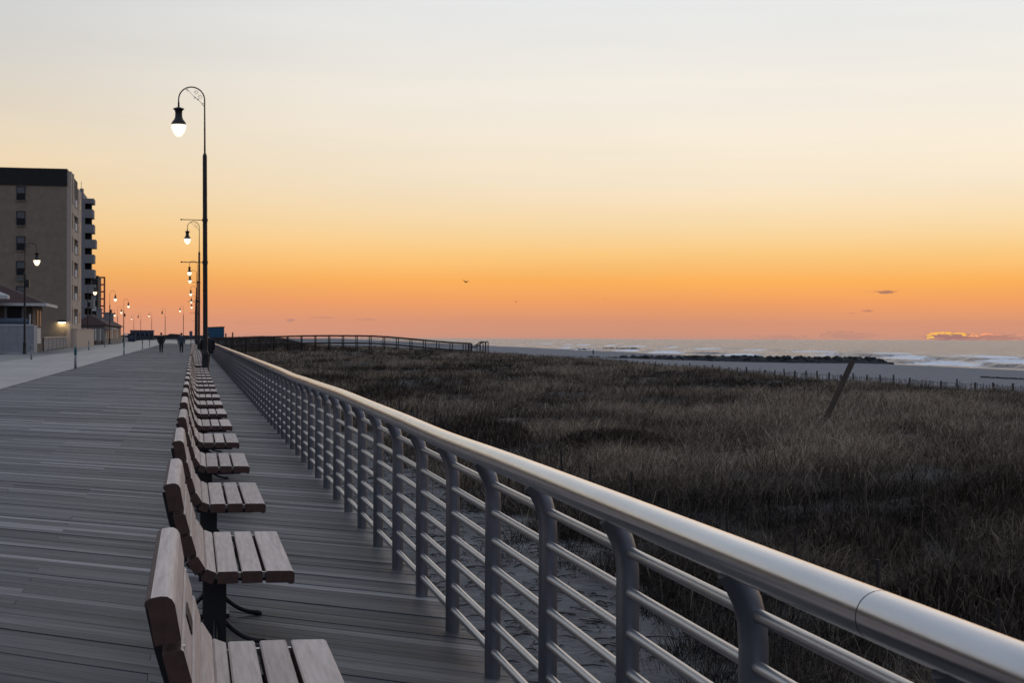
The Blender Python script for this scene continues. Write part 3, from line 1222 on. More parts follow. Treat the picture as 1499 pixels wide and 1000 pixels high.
def window(parent, x0, x1, y, z0, z1, split=True, blind=True, name='window'):
    """window in a wall that faces -Y; y is the wall plane"""
    m = MB()
    m.box(x0 - .09, x0, y - .05, y + .2, z0 - .09, z1 + .09)
    m.box(x1, x1 + .09, y - .05, y + .2, z0 - .09, z1 + .09)
    m.box(x0, x1, y - .05, y + .2, z0 - .09, z0)
    m.box(x0, x1, y - .05, y + .2, z1, z1 + .09)
    if split:
        zm = (z0 + z1) / 2
        m.box(x0, x1, y - .03, y + .1, zm - .04, zm + .04)
    w = m.build(name, [M_frame], parent)
    q = MB()
    q.box(x0 + .001, x1 - .001, y + .0, y + .05, z0 + .001, (z0 + z1) / 2 - .041 if split else z1 - .001)
    q.build('pane', [M_glass], w)
    if split:
        q = MB()
        q.box(x0 + .001, x1 - .001, y + .0, y + .05, (z0 + z1) / 2 + .041, z1 - .001)
        q.build('pane', [M_blind if blind else M_glass], w)
    q = MB()
    q.box(x0 - .15, x1 + .15, y - .12, y - .002, z0 - .18, z0 - .091)
    q.build('sill', [M_brick], w)
    return w


# --- tan apartment block
X1, Y1 = at_zc(97.5, 194)
TOP1 = z_at(97.5, 247, X1, Y1)
B1 = thing('apartment_block', 'tan brick apartment block with a dark parapet and one column of windows', 'building', (X1, Y1, 0))
DEP = 18.0
m = MB()
zpar = TOP1 - 2.1
m.box(-30, -.001, 0, DEP, -1.5, zpar)
m.build('wall', [M_brick], B1)
m = MB()
m.box(-30, .02, -.12, DEP - .3, zpar + .002, TOP1)
m.build('parapet', [M_dark_trim], B1)
fl = 37.0 * zc_of(X1, Y1) / FPX
wx0 = at_zc(25, 194)[0] - X1
wx1 = at_zc(38, 194)[0] - X1
for i in range(7):
    zt_ = z_at(30, 273.5 + 36.6 * i, X1 - 5, Y1)
    zb_ = z_at(30, 292.5 + 36.6 * i, X1 - 5, Y1)
    if zb_ < 1:
        continue
    w = window(B1, wx0 + .1, wx1 - .1, -.06, zb_, zt_)
    if i in (3, 4):
        m = MB()
        m.box(wx0 + .2, wx1 - .2, -.36, -.13, zb_ - .75, zb_ - .25)
        m.build('air_conditioner', [M_blind], B1)
    window(B1, wx0 - 8.9, wx1 - 9.1, -.06, zb_, zt_)
# the side that looks at the boardwalk: piers, dark strips and balcony bays
zf = [z_at(104, y, X1, Y1 + 6) for y in (283, 318, 353, 388, 423, 458)]
for (ya, yb, zc_top) in ((.0, 1.6, TOP1 - .3), (3.2, 5.0, TOP1 - .25), (12.2, 18.0, TOP1 - 1.3)):
    m = MB()
    m.box(0, .5, ya, yb, -1.0, zc_top)
    m.build('pier', [M_trim], B1)
fh = 2.95
for i in range(7):
    zt_ = zpar - .1 - i * fh
    zb_ = zt_ - 1.9
    if zb_ < .5:
        continue
    for (ya, yb) in ((1.6, 3.2), (5.0, 12.2)):
        m = MB()
        m.box(0, .46, ya, yb, zb_ - fh + 1.9 + .001, zb_)
        m.build('spandrel', [M_trim], B1)
        m = MB()
        m.box(.0, .12, ya + .01, yb - .01, zb_ + .001, zt_ - .001)
        m.build('window_strip', [M_glass], B1)
    m = MB()
    m.box(.18, .55, 6.4, 9.8, zb_ + .002, zb_ + .95)
    m.build('balcony_panel', [M_white], B1)
    for yy in (15.0,):
        m = MB()
        m.box(.501, .53, yy - .8, yy + .8, zb_ + .2, zt_ - .3)
        m.build('side_window', [M_glass], B1)
m = MB()
m.box(.5, 1.2, .2, 34, -1.0, 2.2)
m.box(.45, 1.26, .15, 34.05, 2.2, 2.35)
m.build('plinth', [M_trim], B1)
# lit wall lamp
lx, ly = at_zc(90.5, 193.7)[0] - X1, -.02
lz = z_at(90.5, 471.5, X1, Y1)
m = MB()
m.box(lx - .5, lx + .5, -.55, -.14, lz - .05, lz + .22)
wl = m.build('wall_lamp', [M_dark_trim], B1)
m = MB()
m.box(lx - .38, lx + .38, -.50, -.2, lz - .10, lz - .051)
m.build('lamp_lens', [emis('wall_lamp_lens', (1.0, .82, .45), 28.0)], wl)

# unseen blocks added beside and behind the camera so the steel reflects walls, not sky
for yy in (96.0, 58.0, 14.0, -30.0):
    c_ = copy_tree(B1)
    c_.location = (X1 - 5.0, yy, 0)
    c_.scale = (1, 1, .42)
    c_['label'] = 'unseen tan brick block added beside the near boardwalk for the railing to reflect'
    c_['group'] = 'added reflection blocks out of view'

# --- grey balcony building
X2, Y2 = at_zc(113, 317)
B2 = thing('balcony_building', 'tall grey building with stacked balconies and dark recesses', 'building', (X2, Y2, 0))
XA = at_zc(121, 317)[0] - X2
XB = at_zc(136.5, 317)[0] - X2
XC = at_zc(139.2, 317)[0] - X2
T2 = z_at(118, 281, X2, Y2)
T2b = z_at(130, 290, X2, Y2)
m = MB()
m.box(-14, XA, 0, 12, -1, T2)
m.build('stair_tower', [M_grey_wall], B2)
m = MB()
m.box(XA + .001, XB - .6, 2.2, 4.8, -1, T2b - .2)
m.build('recess_wall', [M_dark_trim], B2)
m = MB()
m.box(XA + .002, XB, .01, 5, T2b - 1.0, T2b)
m.build('roof_slab', [M_grey_wall], B2)
pitch = 22.1 * 317 / FPX
for i in range(9):
    zt_ = z_at(130, 306 + 22.1 * i, X2, Y2)
    xe = (XB - .15, XB, XC, XC - .3, XC - .2, XB + .2, XB, XB - .1, XB - .2)[i]
    m = MB()
    m.box(XA + .003, xe, .0, 5, zt_ - 1.7, zt_ - 1.45)
    m.box(XA + .003, xe, .0, .18, zt_ - 1.449, zt_)
    m.box(xe - .18, xe, .181, 5, zt_ - 1.449, zt_)
    m.build('balcony', [M_grey_wall], B2)
    m = MB()
    m.box(XA + .002, XA + .35, .05, .4, zt_ + .001, zt_ + pitch - 1.71)
    m.build('balcony_pier', [M_grey_wall], B2)
for i in range(6):
    z0 = T2 - 14.5 - i * 3.0
    if z0 > 2:
        m = MB()
        m.box(-1.0, -.1, -.03, .05, z0, z0 + 1.6)
        m.build('window', [M_blind if i % 2 else M_glass], B2)
m = MB()
m.box(.2, .9, 3, 4.2, T2, T2 + 1.0)
m.tube([(.5, 3, T2 + .9), (.5, 3, T2 + 2.4)], .05, 6)
m.build('roof_vent', [M_grey_wall], B2)

# --- dark narrow building beside the tower
X3, Y3 = at_zc(143, 400)
B3 = thing('dark_apartment_building', 'narrow dark building with white balcony fronts beside the red tower', 'building', (X3, Y3, 0))
T3 = z_at(140, 405, X3, Y3)
m = MB()
m.box(-6, 0, 0, 12, -1, T3)
m.build('wall', [M_dark_trim], B3)
for i in range(5):
    m = MB()
    m.box(-1.4, -.35, -.5, -.001, T3 - 3.4 - i * 2.6, T3 - 2.3 - i * 2.6)
    m.build('balcony', [M_white if i > 1 else M_grey_wall], B3)
m = MB()
m.box(-6.1, .1, -.1, 12.1, T3 + .001, T3 + .25)
m.build('roof_edge', [M_frame], B3)

# --- red steel ladder tower
X4, Y4 = at_zc(149.3, 450)
TW = thing('steel_tower', 'red brown open steel frame tower with ladder-like cross bars', 'tower', (X4, Y4, 0))
T4 = z_at(149, 405, X4, Y4)
hw = 4.0 * 450 / FPX - .2
for sx_ in (-1, 1):
    for yy in (0, 2.2):
        m = MB()
        m.box(sx_ * hw - .17, sx_ * hw + .17, yy - .17, yy + .17, 0, T4)
        m.build('column', [M_red_steel], TW)
for i in range(8):
    z = T4 - .2 - i * 2.02
    if z < 1:
        break
    m = MB()
    m.box(-hw + .171, hw - .171, -.14, .14, z - .18, z + .18)
    m.box(-hw + .171, hw - .171, 2.06, 2.34, z - .18, z + .18)
    m.build('cross_bar', [M_red_steel], TW)

# --- low pavilion with red roof
X5, Y5 = at_zc(153, 268)
PV = thing('beach_pavilion', 'low cream pavilion with a red gabled roof and square chimneys', 'building', (X5, Y5, 0))
xr = at_zc(181, 330)
m = MB()
zr = z_at(165, 471, X5, Y5 + 30)
dx, dy = xr[0] - X5, xr[1] - Y5
m.box(-5, .0, .0, 62, -1, 3.2)
m.build('wall', [mat('cream_wall', (.24, .215, .19), .85, .15)], PV)
m = MB()
v = [(-5.7, -.6, 3.2), (.7, -.6, 3.2), (.7, 62.6, 3.2), (-5.7, 62.6, 3.2), (-2.5, 3, 5.0), (-2.5, 59, 5.0)]
m.add(v, [(0, 1, 4), (1, 2, 5, 4), (2, 3, 5), (3, 0, 4, 5), (0, 3, 2, 1)])
rf = m.build('roof', [M_roof], PV)
for yy, hh in ((6.0, 5.9), (30.0, 5.6), (47.0, 5.7)):
    m = MB()
    m.box(-1.7, -.8, yy, yy + .9, 3.6, hh)
    m.box(-1.8, -.7, yy - .1, yy + 1.0, hh + .001, hh + .2)
    m.build('chimney', [M_grey_wall], rf)
for i in range(9):
    m = MB()
    m.box(-.02, .05, 4 + i * 6.4, 7.2 + i * 6.4, .9, 2.7)
    m.build('window', [M_glass if i % 3 else M_white], PV)
m = MB()
m.box(-.01, 1.2, 0.3, 20, 2.6, 2.75)
m.build('awning', [M_white], PV)

# --- blue-grey screen fence in front of the balcony building
X6, Y6 = at_zc(123, 232)
SF = thing('screen_fence', 'blue grey screen fence panels in front of the balcony building', 'fence', (X6, Y6, 0))
ln = at_zc(152, 262)
vx, vy = ln[0] - X6, ln[1] - Y6
nn = 12
for i in range(nn):
    a, b = i / nn, (i + .96) / nn
    z1 = 2.7
    m = MB()
    m.bar((vx * a, vy * a, 1.6), (vx * b, vy * b, 1.6), .06, 1.9)
    m.build('panel', [M_dusk_blue if i % 3 else M_fence_white], SF)
    m = MB()
    m.box(vx * a - .05, vx * a + .05, vy * a - .16, vy * a - .06, 0, 2.7)
    m.build('post', [M_iron], SF)

# --- low boundary wall with cream coping and rail, from the house along to the pavilion
def low_fence(p0, p1, h, label, n, wallcol, capcol, gapz=.08):
    L = thing('boundary_fence', label, 'fence', (p0[0], p0[1], 0))
    vx, vy = p1[0] - p0[0], p1[1] - p0[1]
    for i in range(n):
        a, b = i / n, (i + 1) / n
        m = MB()
        m.bar((vx * a, vy * a, (h - .1) / 2 + gapz / 2), (vx * (b - .006), vy * (b - .006), (h - .1) / 2 + gapz / 2), .08, h - .1 - gapz)
        m.build('panel', [wallcol], L)
        m = MB()
        m.box(vx * a - .06, vx * a + .06, vy * a - .17, vy * a - .05, 0, h - .101)
        m.build('post', [M_iron], L)
    m = MB()
    m.bar((0, 0, h - .05), (vx, vy, h - .05), .2, .1)
    m.build('coping', [capcol], L)
    return L


low_fence(at_zc(63.5, 150), at_zc(96.8, 192.5), 1.35, 'low dark fence with cream coping between the small house and tan block', 6, M_grey_wall, M_cream)
low_fence(at_zc(122.5, 231), at_zc(182, 345), 1.15, 'low grey fence with pale coping running past the pavilion', 14, M_grey_wall, M_cream)

# --- small hip-roofed house
X7, Y7 = at_zc(47.6, 137.8)
HS = thing('small_house', 'small brown house with a dark red hip roof and white eaves', 'house', (X7, Y7, 0))
m = MB()
ev = z_at(47, 444.5, X7, Y7)
HD = 9.2
m.box(-16, 0, 0, HD, -1, ev - .1)
m.build('wall', [mat('brown_siding', (.115, .09, .075), .85, .2, 2)], HS)
m = MB()
m.add([(-17, -1.3, ev), (1.2, -1.3, ev), (1.2, HD + 1.2, ev), (-17, HD + 1.2, ev), (-4.2, HD / 2, ev + 2.15), (-12, HD / 2, ev + 2.15)],
      [(0, 1, 4, 5), (1, 2, 4), (2, 3, 5, 4), (3, 0, 5), (3, 2, 1, 0)])
m.build('roof', [M_roof], HS)
m = MB()
m.box(-17.02, 1.22, -1.34, -1.302, ev - .22, ev + .02)
m.build('eave', [M_white], HS)
m = MB()
m.box(1.202, 1.24, -1.30, HD + 1.2, ev - .22, ev + .02)
m.build('eave', [M_white], HS)
wxa, wxb = at_zc(12.6, 137.8)[0] - X7, at_zc(30.8, 137.8)[0] - X7
w = window(HS, wxa, wxb, -.05, z_at(20, 468.5, X7, Y7), z_at(20, 451.5, X7, Y7), False)
m = MB()
m.box(wxa - .3, wxa - .092, -.06, -.001, z_at(20, 468.5, X7, Y7) - .1, z_at(20, 451.5, X7, Y7) + .1)
m.build('window_trim', [M_fence_white], HS)
m = MB()
m.box(wxb + .092, wxb + .3, -.06, -.001, z_at(20, 468.5, X7, Y7) - .1, z_at(20, 451.5, X7, Y7) + .1)
m.build('window_trim', [M_fence_white], HS)
for (ya, yb) in ((3.6, 4.8), (6.0, 7.2)):
    m = MB()
    m.box(.0, .05, ya, yb, 2.3, 3.7)
    m.build('side_window', [M_glass], HS)
m = MB()
m.box(.051, .10, 3.2, 6.6, .75, 2.15)
m.build('notice_board', [M_white], HS)
# porch roof corner at the very edge of the frame
m = MB()
xp = at_zc(9, 133.5)[0] - X7
zp = z_at(5, 434, X7, Y7)
m.box(xp - 4, xp, -3.4, -1.5, zp - .28, zp + .02)
m.add([(xp - 4, -3.4, zp + .021), (xp, -3.4, zp + .021), (xp, -1.5, zp + .021), (xp - 4, -1.5, zp + .021), (xp - 3, -2.5, zp + .7), (xp - 1.6, -2.5, zp + .7)],
      [(0, 1, 5, 4), (1, 2, 5), (2, 3, 4, 5), (3, 0, 4)])
m.build('dormer_eave', [M_white], HS)

# --- tall pale board fence in front of the house
X8, Y8 = at_zc(47.5, 134.2)
TF = thing('board_fence', 'tall pale grey board fence with a white cap in front of the small house', 'fence', (X8, Y8, 0))
FH = z_at(20, 477, X8, Y8)
for i in range(14):
    m = MB()
    m.box(-.62 - i * .62 + .012, -i * .62, -.03, .03, .06, FH)
    m.build('board', [M_fence_white], TF)
m = MB()
m.box(-8.7, .05, -.07, .07, FH + .001, FH + .12)
m.build('cap', [M_white], TF)
m = MB()
m.box(-8.7, .05, -.09, .09, .0, .058)
m.build('base_board', [M_white], TF)
m = MB()
m.box(.006, .12, -.06, 3.0, 0, FH + .05)
m.build('end_panel', [M_fence_white], TF)

# blue covered trailer behind the fence
BT = thing('blue_tarpaulin_cover', 'blue tarpaulin cover showing above the pale board fence', 'cover', (X8 - 4.6, Y8 + 1.6, 0))
m = MB()
m.add([(-4.2, -.7, 0), (4.2, -.7, 0), (4.2, .7, 0), (-4.2, .7, 0), (-4.0, -.5, FH + .35), (4.3, -.5, FH + .42), (4.2, .5, FH + .45), (-4.0, .5, FH + .4),
       (-4.0, 0, FH + .62), (3.9, 0, FH + .66)],
      [(0, 1, 5, 4), (1, 2, 6, 5), (2, 3, 7, 6), (3, 0, 4, 7), (4, 5, 9, 8), (6, 7, 8, 9), (5, 6, 9), (7, 4, 8)])
m.build('tarpaulin', [M_dusk_blue], BT)
m = MB()
m.tube([(4.25, -.6, 0), (4.3, -.6, FH + 1.0)], .06, 8)
m.build('pole', [M_white], BT)

# parked cream cart by the tan block's plinth
Xc, Yc = at_zc(119.5, 213)
CT = thing('utility_cart', 'small cream utility cart parked by the wall of the tan block', 'cart', (Xc, Yc, 0))
m = MB()
m.box(-.6, .6, -1.1, 1.1, .35, .75)
m.box(-.6, .6, -.2, 1.1, .751, 1.25)
m.build('body', [M_cream], CT)
m = MB()
m.box(-.62, .62, -.9, 1.1, 1.75, 1.83)
for a in (-.57, .57):
    for b in (-.8, 1.0):
        m.tube([(a, b, .75), (a, b, 1.76)], .025, 6)
m.build('canopy', [M_cream], CT)
for a in (-.55, .55):
    for b in (-.7, .75):
        m = MB()
        m.tube([(a - .07, b, .24), (a + .07, b, .24)], .24, 12)
        m.build('wheel', [M_iron], CT)

# dark kiosk, white stands, far sheds at the end of the boardwalk
Xk, Yk = at_zc(192.5, 372)
K = thing('dark_kiosk', 'dark purple kiosk at the far landward end of the planks', 'kiosk', (Xk, Yk, 0))
m = MB()
m.box(-.85, .85, -1.0, 1.0, 0, 1.75)
m.build('wall', [M_dark_blue], K)
m = MB()
m.box(-1.0, 1.0, -1.15, 1.15, 1.751, 1.92)
m.build('roof', [M_dark_trim], K)
m = MB()
m.box(-.5, .5, -1.04, -1.001, .8, 1.5)
m.build('shutter', [M_dusk_blue], K)
for px, zc in ((182.5, 350), (185.0, 358)):
    Xk, Yk = at_zc(px, zc)
    q = thing('vendor_stand', 'small white vendor stand next to the dark kiosk', 'stand', (Xk, Yk, 0), 0, 'white stands by the kiosk')
    m = MB()
    m.box(-.28, .28, -.3, .3, .05, 1.0)
    m.build('counter', [M_white], q)
    m = MB()
    m.add([(-.5, -.5, 1.65), (.5, -.5, 1.65), (.5, .5, 1.65), (-.5, .5, 1.65), (0, 0, 2.0)], [(0, 1, 4), (1, 2, 4), (2, 3, 4), (3, 0, 4), (3, 2, 1, 0)])
    m.tube([(0, 0, 1.0), (0, 0, 1.66)], .03, 6)
    m.build('canopy', [M_white], q)
Xk, Yk = at_zc(207.5, 800)
K = thing('blue_hall', 'long low blue hall far beyond the bend of the boardwalk', 'building', (Xk, Yk, 0))
m = MB()
w_ = 16.5 * 800 / FPX
zt_ = z_at(207, 484.5, Xk, Yk)
m.box(-w_, w_, 0, 14, -2, zt_)
m.build('wall', [mat('far_blue', (.055, .075, .105), .8, .15)], K)
m = MB()
m.box(-w_ - .3, w_ + .3, -.3, 14.3, zt_ + .001, zt_ + .35)
m.build('roof', [M_dark_blue], K)
for i in range(5):
    m = MB()
    m.box(-w_ + 1 + i * 2.2, -w_ + 2.2 + i * 2.2, -.06, -.001, 1.2, 2.6)
    m.build('window', [M_glass], K)

# far railing across the end of the planks
p0, p1 = at_zc(197, 505), at_zc(293, 505)
EF = thing('end_railing', 'dark railing crossing the far end of the boardwalk', 'railing', (p0[0], p0[1], 0))
vx, vy = p1[0] - p0[0], p1[1] - p0[1]
for i in range(15):
    m = MB()
    m.box(vx * i / 14 - .07, vx * i / 14 + .07, vy * i / 14 - .07, vy * i / 14 + .07, 0, 1.25)
    m.build('post', [M_iron], EF)
for z in (.25, .5, .75, 1.0, 1.25):
    m = MB()
    m.bar((0, 0, z), (vx, vy, z), .1, .14)
    m.build('rail', [M_iron], EF)
# far land: low mound and trees on the horizon
M_far = mat('far_scrub', (.05, .045, .045), .95, .3, .1)
fl_ = MB()
pts = []
for i in range(61):
    px = 60 + i * 4.2
    X, Y = at_zc(px, 1500 if px > 60 else 1500)
    h_ = 1.3 + .9 * abs(n2(px, 0, 23.0, 2.0)) + (1.2 if 245 < px < 262 else 0)
    pts.append((X, Y, h_))
for (a, b) in zip(pts[:-1], pts[1:]):
    fl_.add([(a[0], a[1], -2), (b[0], b[1], -2), (b[0], b[1], b[2]), (a[0], a[1], a[2]), (a[0], a[1] + 60, -2), (b[0], b[1] + 60, -2), (b[0], b[1] + 60, b[2]), (a[0], a[1] + 60, a[2])],
            [(0, 1, 2, 3), (3, 2, 6, 7), (5, 4, 7, 6)])
tag(fl_.build('hills', [M_far]), 'low dark land on the horizon beyond the boardwalk', kind='structure')

# ================================================================== BLUE BOX, RAMP
Xb, Yb = at_zc(316, 300)
BX = thing('blue_container', 'blue storage container with a dark roof edge beyond the end of the railing', 'container', (Xb, Yb, 0))
m = MB()
hw = 12.0 * 300 / FPX
zt_ = z_at(316, 479.5, Xb, Yb)
m.box(-hw, hw, 0, 5, .0, zt_)
m.build('wall', [M_blue], BX)
m = MB()
m.add([(-hw - .08, -.08, zt_ + .001), (hw + .08, -.08, zt_ + .001), (hw + .08, 5.08, zt_ + .001), (-hw - .08, 5.08, zt_ + .001),
       (-hw - .08, -.08, zt_ + .07), (hw + .08, -.08, zt_ + .2), (hw + .08, 5.08, zt_ + .2), (-hw - .08, 5.08, zt_ + .07)],
      [(0, 3, 2, 1), (4, 5, 6, 7), (0, 1, 5, 4), (1, 2, 6, 5), (2, 3, 7, 6), (3, 0, 4, 7)])
m.build('roof', [M_dark_trim], BX)
for i in range(8):
    m = MB()
    m.box(-hw + .2 + i * hw * 2 / 8.4, -hw + .26 + i * hw * 2 / 8.4, -.03, -.001, .3, zt_ - .15)
    m.build('rib', [M_blue], BX)
# small blue sign board near the lamps
Xs, Ys = at_zc(281, 150)
SG = thing('blue_sign', 'small blue grey board on a post beside the far lamp posts', 'sign', (Xs - .1, Ys, 0))
m = MB()
m.box(-.14, .14, -.02, .02, 1.3, 1.95)
m.build('board', [M_dusk_blue], SG)
m = MB()
m.box(-.03, .03, .021, .06, 0, 1.9)
m.build('post', [M_iron], SG)

M_ramp = mat('dark_ramp_wood', (.035, .026, .024), .85, .3, 3)
M_ramp_top = mat('ramp_cap_wood', (.05, .025, .022), .8, .3, 3)
M_wire = mat('rail_wire', (.08, .075, .075), .6, .1)
RY = 262.0
RP = thing('beach_access_ramp', 'dark timber access ramp with post and wire railings crossing the dune to the beach', 'ramp', (0, RY, 0))


def ramp_z(X):
    # deck height along the ramp
    return -.02 + .50 * sstep(2, 22, X) - 1.22 * sstep(27, 46.5, X)


Xe = at_y(690, RY)
for side_y in (0, 2.6):
    px_list = []
    X = 1.6
    k = 0
    while X < Xe + .3:
        Xp = min(X, Xe)
        z = ramp_z(Xp)
        m = MB()
        m.box(Xp - .07, Xp + .07, side_y - .07, side_y + .07, min(z - .6, ground_z(max(2, Xp), RY) - .4), z + 1.04)
        m.build('post', [M_ramp], RP)
        px_list.append(Xp)
        X += 2.26
    if px_list[-1] < Xe - .2:
        px_list.append(Xe)
    for a, b in zip(px_list[:-1], px_list[1:]):
        m = MB()
        m.bar((a, side_y, ramp_z(a) + 1.10), (b, side_y, ramp_z(b) + 1.08), .26, .26)
        m.build('top_rail', [M_ramp_top], RP)
        for q in (.22, .42, .62, .82):
            m = MB()
            m.bar((a + .07, side_y, ramp_z(a) + q), (b - .07, side_y, ramp_z(b) + q), .035, .035)
            m.build('wire', [M_wire], RP)
    m = MB()
    m.box(Xe - .14, Xe + .14, side_y - .14, side_y + .14, ramp_z(Xe) - 1.0, ramp_z(Xe) + 1.1)
    m.build('end_post', [M_ramp], RP)
xs_ = [1.6 + (Xe - 1.6) * k / 40 for k in range(41)]
for a, b in zip(xs_[:-1], xs_[1:]):
    m = MB()
    m.bar((a, 1.3, ramp_z(a) - .12), (b, 1.3, ramp_z(b) - .12), 2.9, .24)
    m.build('deck_board', [M_ramp], RP)
# steps down to the sand
Xs0, Xs1 = at_y(696, RY), at_y(714.5, RY)
for sy_ in (0, 2.6):
    za, zb = ramp_z(Xe) + .35, z_at(710, 500.5, Xs1, RY)
    m = MB()
    m.bar((Xs0 - .2, sy_, z_at(694, 510, Xs0, RY)), (Xs0 + 1.3, sy_, zb), .14, .16)
    m.bar((Xs0 + 1.3, sy_, zb), (Xs1, sy_, zb), .14, .16)
    m.build('stair_rail', [M_ramp], RP)
    for q in (Xs0 + .75, Xs0 + 1.3, Xs0 + 1.75, Xs1):
        m = MB()
        m.box(q - .07, q + .07, sy_ - .07, sy_ + .07, -2.2, zb - .02 if q > Xs0 + 1 else zb - .45)
        m.build('stair_post', [M_ramp], RP)
for k in range(5):
    m = MB()
    m.box(Xe + .15 + k * .36, Xe + .48 + k * .36, -.05, 2.65, ramp_z(Xe) - .3 - k * .2, ramp_z(Xe) - .22 - k * .2)
    m.build('step', [M_ramp], RP)
# two capped posts where the ramp leaves the boardwalk
for px, yt in ((330.5, 488), (340.5, 486.5)):
    X, Y = at_zc(px, 245)
    g = thing('gate_post', 'dark capped timber post where the ramp leaves the boardwalk', 'post', (X, Y, 0), 0, 'capped posts at the ramp entrance')
    zt_ = z_at(px, yt, X, Y)
    m = MB()
    m.box(-.1, .1, -.1, .1, -1.6, zt_ - .12)
    m.build('shaft', [M_ramp], g)
    m = MB()
    m.add([(-.15, -.15, zt_ - .119), (.15, -.15, zt_ - .119), (.15, .15, zt_ - .119), (-.15, .15, zt_ - .119), (0, 0, zt_ + .05)],
          [(0, 1, 4), (1, 2, 4), (2, 3, 4), (3, 0, 4), (3, 2, 1, 0)])
    m.build('cap', [M_ramp], g)

# ================================================================== GROYNES
M_rock = mat('wet_rock', (.018, .019, .021), .8, .4, 1.5, .5, 5, rand=.3)
rocks = []
for k in range(6):
    bm = bmesh.new()
    bmesh.ops.create_icosphere(bm, subdivisions=2, radius=1.0)
    for v in bm.verts:
        d = 1 + .38 * mnoise.noise(v.co * 1.3 + Vector((k * 7.1, 0, 0)))
        v.co = Vector((v.co.x * d, v.co.y * d * .85, v.co.z * d * .7))
        for ax in range(3):
            v.co[ax] = max(-.78, min(.78, v.co[ax]))
    me = bpy.data.meshes.new('rock')
    bm.to_mesh(me)
    bm.free()
    me.materials.append(M_rock)
    rocks.append(me)


def groyne(label, Yg, xa, xb, hmax, n, size, zfun):
    g = thing('rock_groyne', label, 'groyne', (0, Yg, 0))
    core = MB()
    vs = []
    nn_ = 70
    for k in range(nn_):
        u = k / (nn_ - 1)
        X = xa + (xb - xa) * u
        hh = hmax * sstep(-.15, .6, u) * (1 - .75 * sstep(.93, 1.0, u))
        gz = zfun(X)
        t = gz + hh * (.80 + .25 * n2(X, 0, 1.9, 4.0)) + .12
        vs += [(X, -3.4, gz - .3), (X, -1.3, gz + (t - gz) * .72), (X, 0, t), (X, 1.5, gz + (t - gz) * .7), (X, 3.4, gz - .3)]
    fs = [(k * 5 + i, k * 5 + 5 + i, k * 5 + 6 + i, k * 5 + 1 + i) for k in range(nn_ - 1) for i in range(4)]
    core.add(vs, fs)
    core.build('rubble_core', [M_rock], g)
    for k in range(n):
        u = k / (n - 1)
        X = xa + (xb - xa) * u
        gz = zfun(X)
        hh = hmax * sstep(-.15, .6, u) * (1 - .75 * sstep(.93, 1.0, u))
        for row in range(3):
            s = size * random.uniform(.75, 1.3)
            z = gz + hh * (row + .35) / 3 + random.uniform(-.15, .12)
            if hh < .5 and row > 0:
                continue
            yy = random.uniform(-1, 1) * 2.2 * (1 - row / 3.2) - (1.2 if row == 0 else 0)
            o = obj('rock', random.choice(rocks), g, (X + random.uniform(-.7, .7), yy, z))
            o.scale = (s * random.uniform(1.1, 1.7), s, s * random.uniform(.75, 1.1))
            o.rotation_euler = (random.uniform(-.4, .4), random.uniform(-.4, .4), random.uniform(0, 6.28))
    return g


groyne('long dark rock groyne reaching from the beach into the breakers', 370, 92, at_y(1303, 370), 1.9, 100, .72, lambda X: max(ground_z(X, 370) - .3, -5.3))
groyne('short far rock groyne low on the water beyond the standing figure', 780, at_y(847, 780), at_y(936, 780), .6, 26, .8, lambda X: max(ground_z(X, 780) - .2, -5.2) + .3)
# wrack line: dark weed heap on the wet sand
wk = MB()
for k in range(90):
    t = k / 89
    px = 1440 + 75 * t
    Xw, Yw = at_zc(px, 218 - 8 * t)
    zz = ground_z(Xw, Yw)
    rr = .18 + .2 * random.random()
    wk.lathe([(rr, -.05), (rr * .8, rr * .35), (rr * .3, rr * .6), (0, rr * .65)], 7, (Xw + random.uniform(-.6, .6), Yw + random.uniform(-.8, .8), zz))
tag(wk.build('seaweed', [M_rock]), 'dark line of seaweed lying on the beach', 'seaweed', kind='stuff')

# ================================================================== BEACH FENCE, STAKES, LEANING POST
M_wood_post = mat('grey_driftwood', (.055, .05, .048), .9, .3, 5, .2, 20, stretch=(3, 3, .6))
M_lean = mat('leaning_post_wood', (.085, .062, .048), .85, .25, 6, .2, 20, stretch=(3, 3, .5))
FX = 58.0
BF = thing('beach_fence', 'row of weathered wooden posts strung with slats between dune grass and beach', 'fence', (FX, 0, 0))
Yp = 100.0
prev = None
kf = 0
while Yp < 215:
    gz = ground_z(FX, Yp)
    h_ = random.uniform(.95, 1.25)
    if random.random() < .12:
        h_ *= .6
    m = MB()
    r0 = random.uniform(.07, .10)
    ox, oy = random.uniform(-.06, .06), random.uniform(-.06, .06)
    m.tube([(0, Yp, gz - .4), (ox, Yp + oy, gz + h_)], [r0, r0 * .9], 8)
    m.build('post', [M_wood_post], BF)
    if prev:
        m = MB()
        for q in (.35, .8):
            m.bar((0, prev[0], prev[1] + q), (0, Yp, gz + q), .02, .02)
        for s_ in range(12):
            yy = prev[0] + (Yp - prev[0]) * (s_ + .5) / 12
            zz = prev[1] + (gz - prev[1]) * (s_ + .5) / 12
            if random.random() < .7:
                m.box(-.012, .012, yy - .022, yy + .022, zz - .05, zz + .9 + random.uniform(-.15, .08))
        m.build('slat_section', [M_wood_post], BF)
    prev = (Yp, gz)
    Yp += 2.83
for k in range(22):
    Y = 9.0 + k * 2.05 + random.uniform(-.3, .3)
    X = 5.9 + random.uniform(-.12, .12)
    gz = ground_z(X, Y)
    m = MB()
    m.tube([(0, 0, -.3), (random.uniform(-.04, .04), random.uniform(-.05, .05), -gz - .34 + random.uniform(-.12, .08))], .015 + random.uniform(0, .006), 7)
    tag(m.build('wooden_stake', [M_ramp], None, (X, Y, gz)), 'thin dark wooden stake at the line where sand meets dune grass', 'stake', 'stakes along the grass edge')
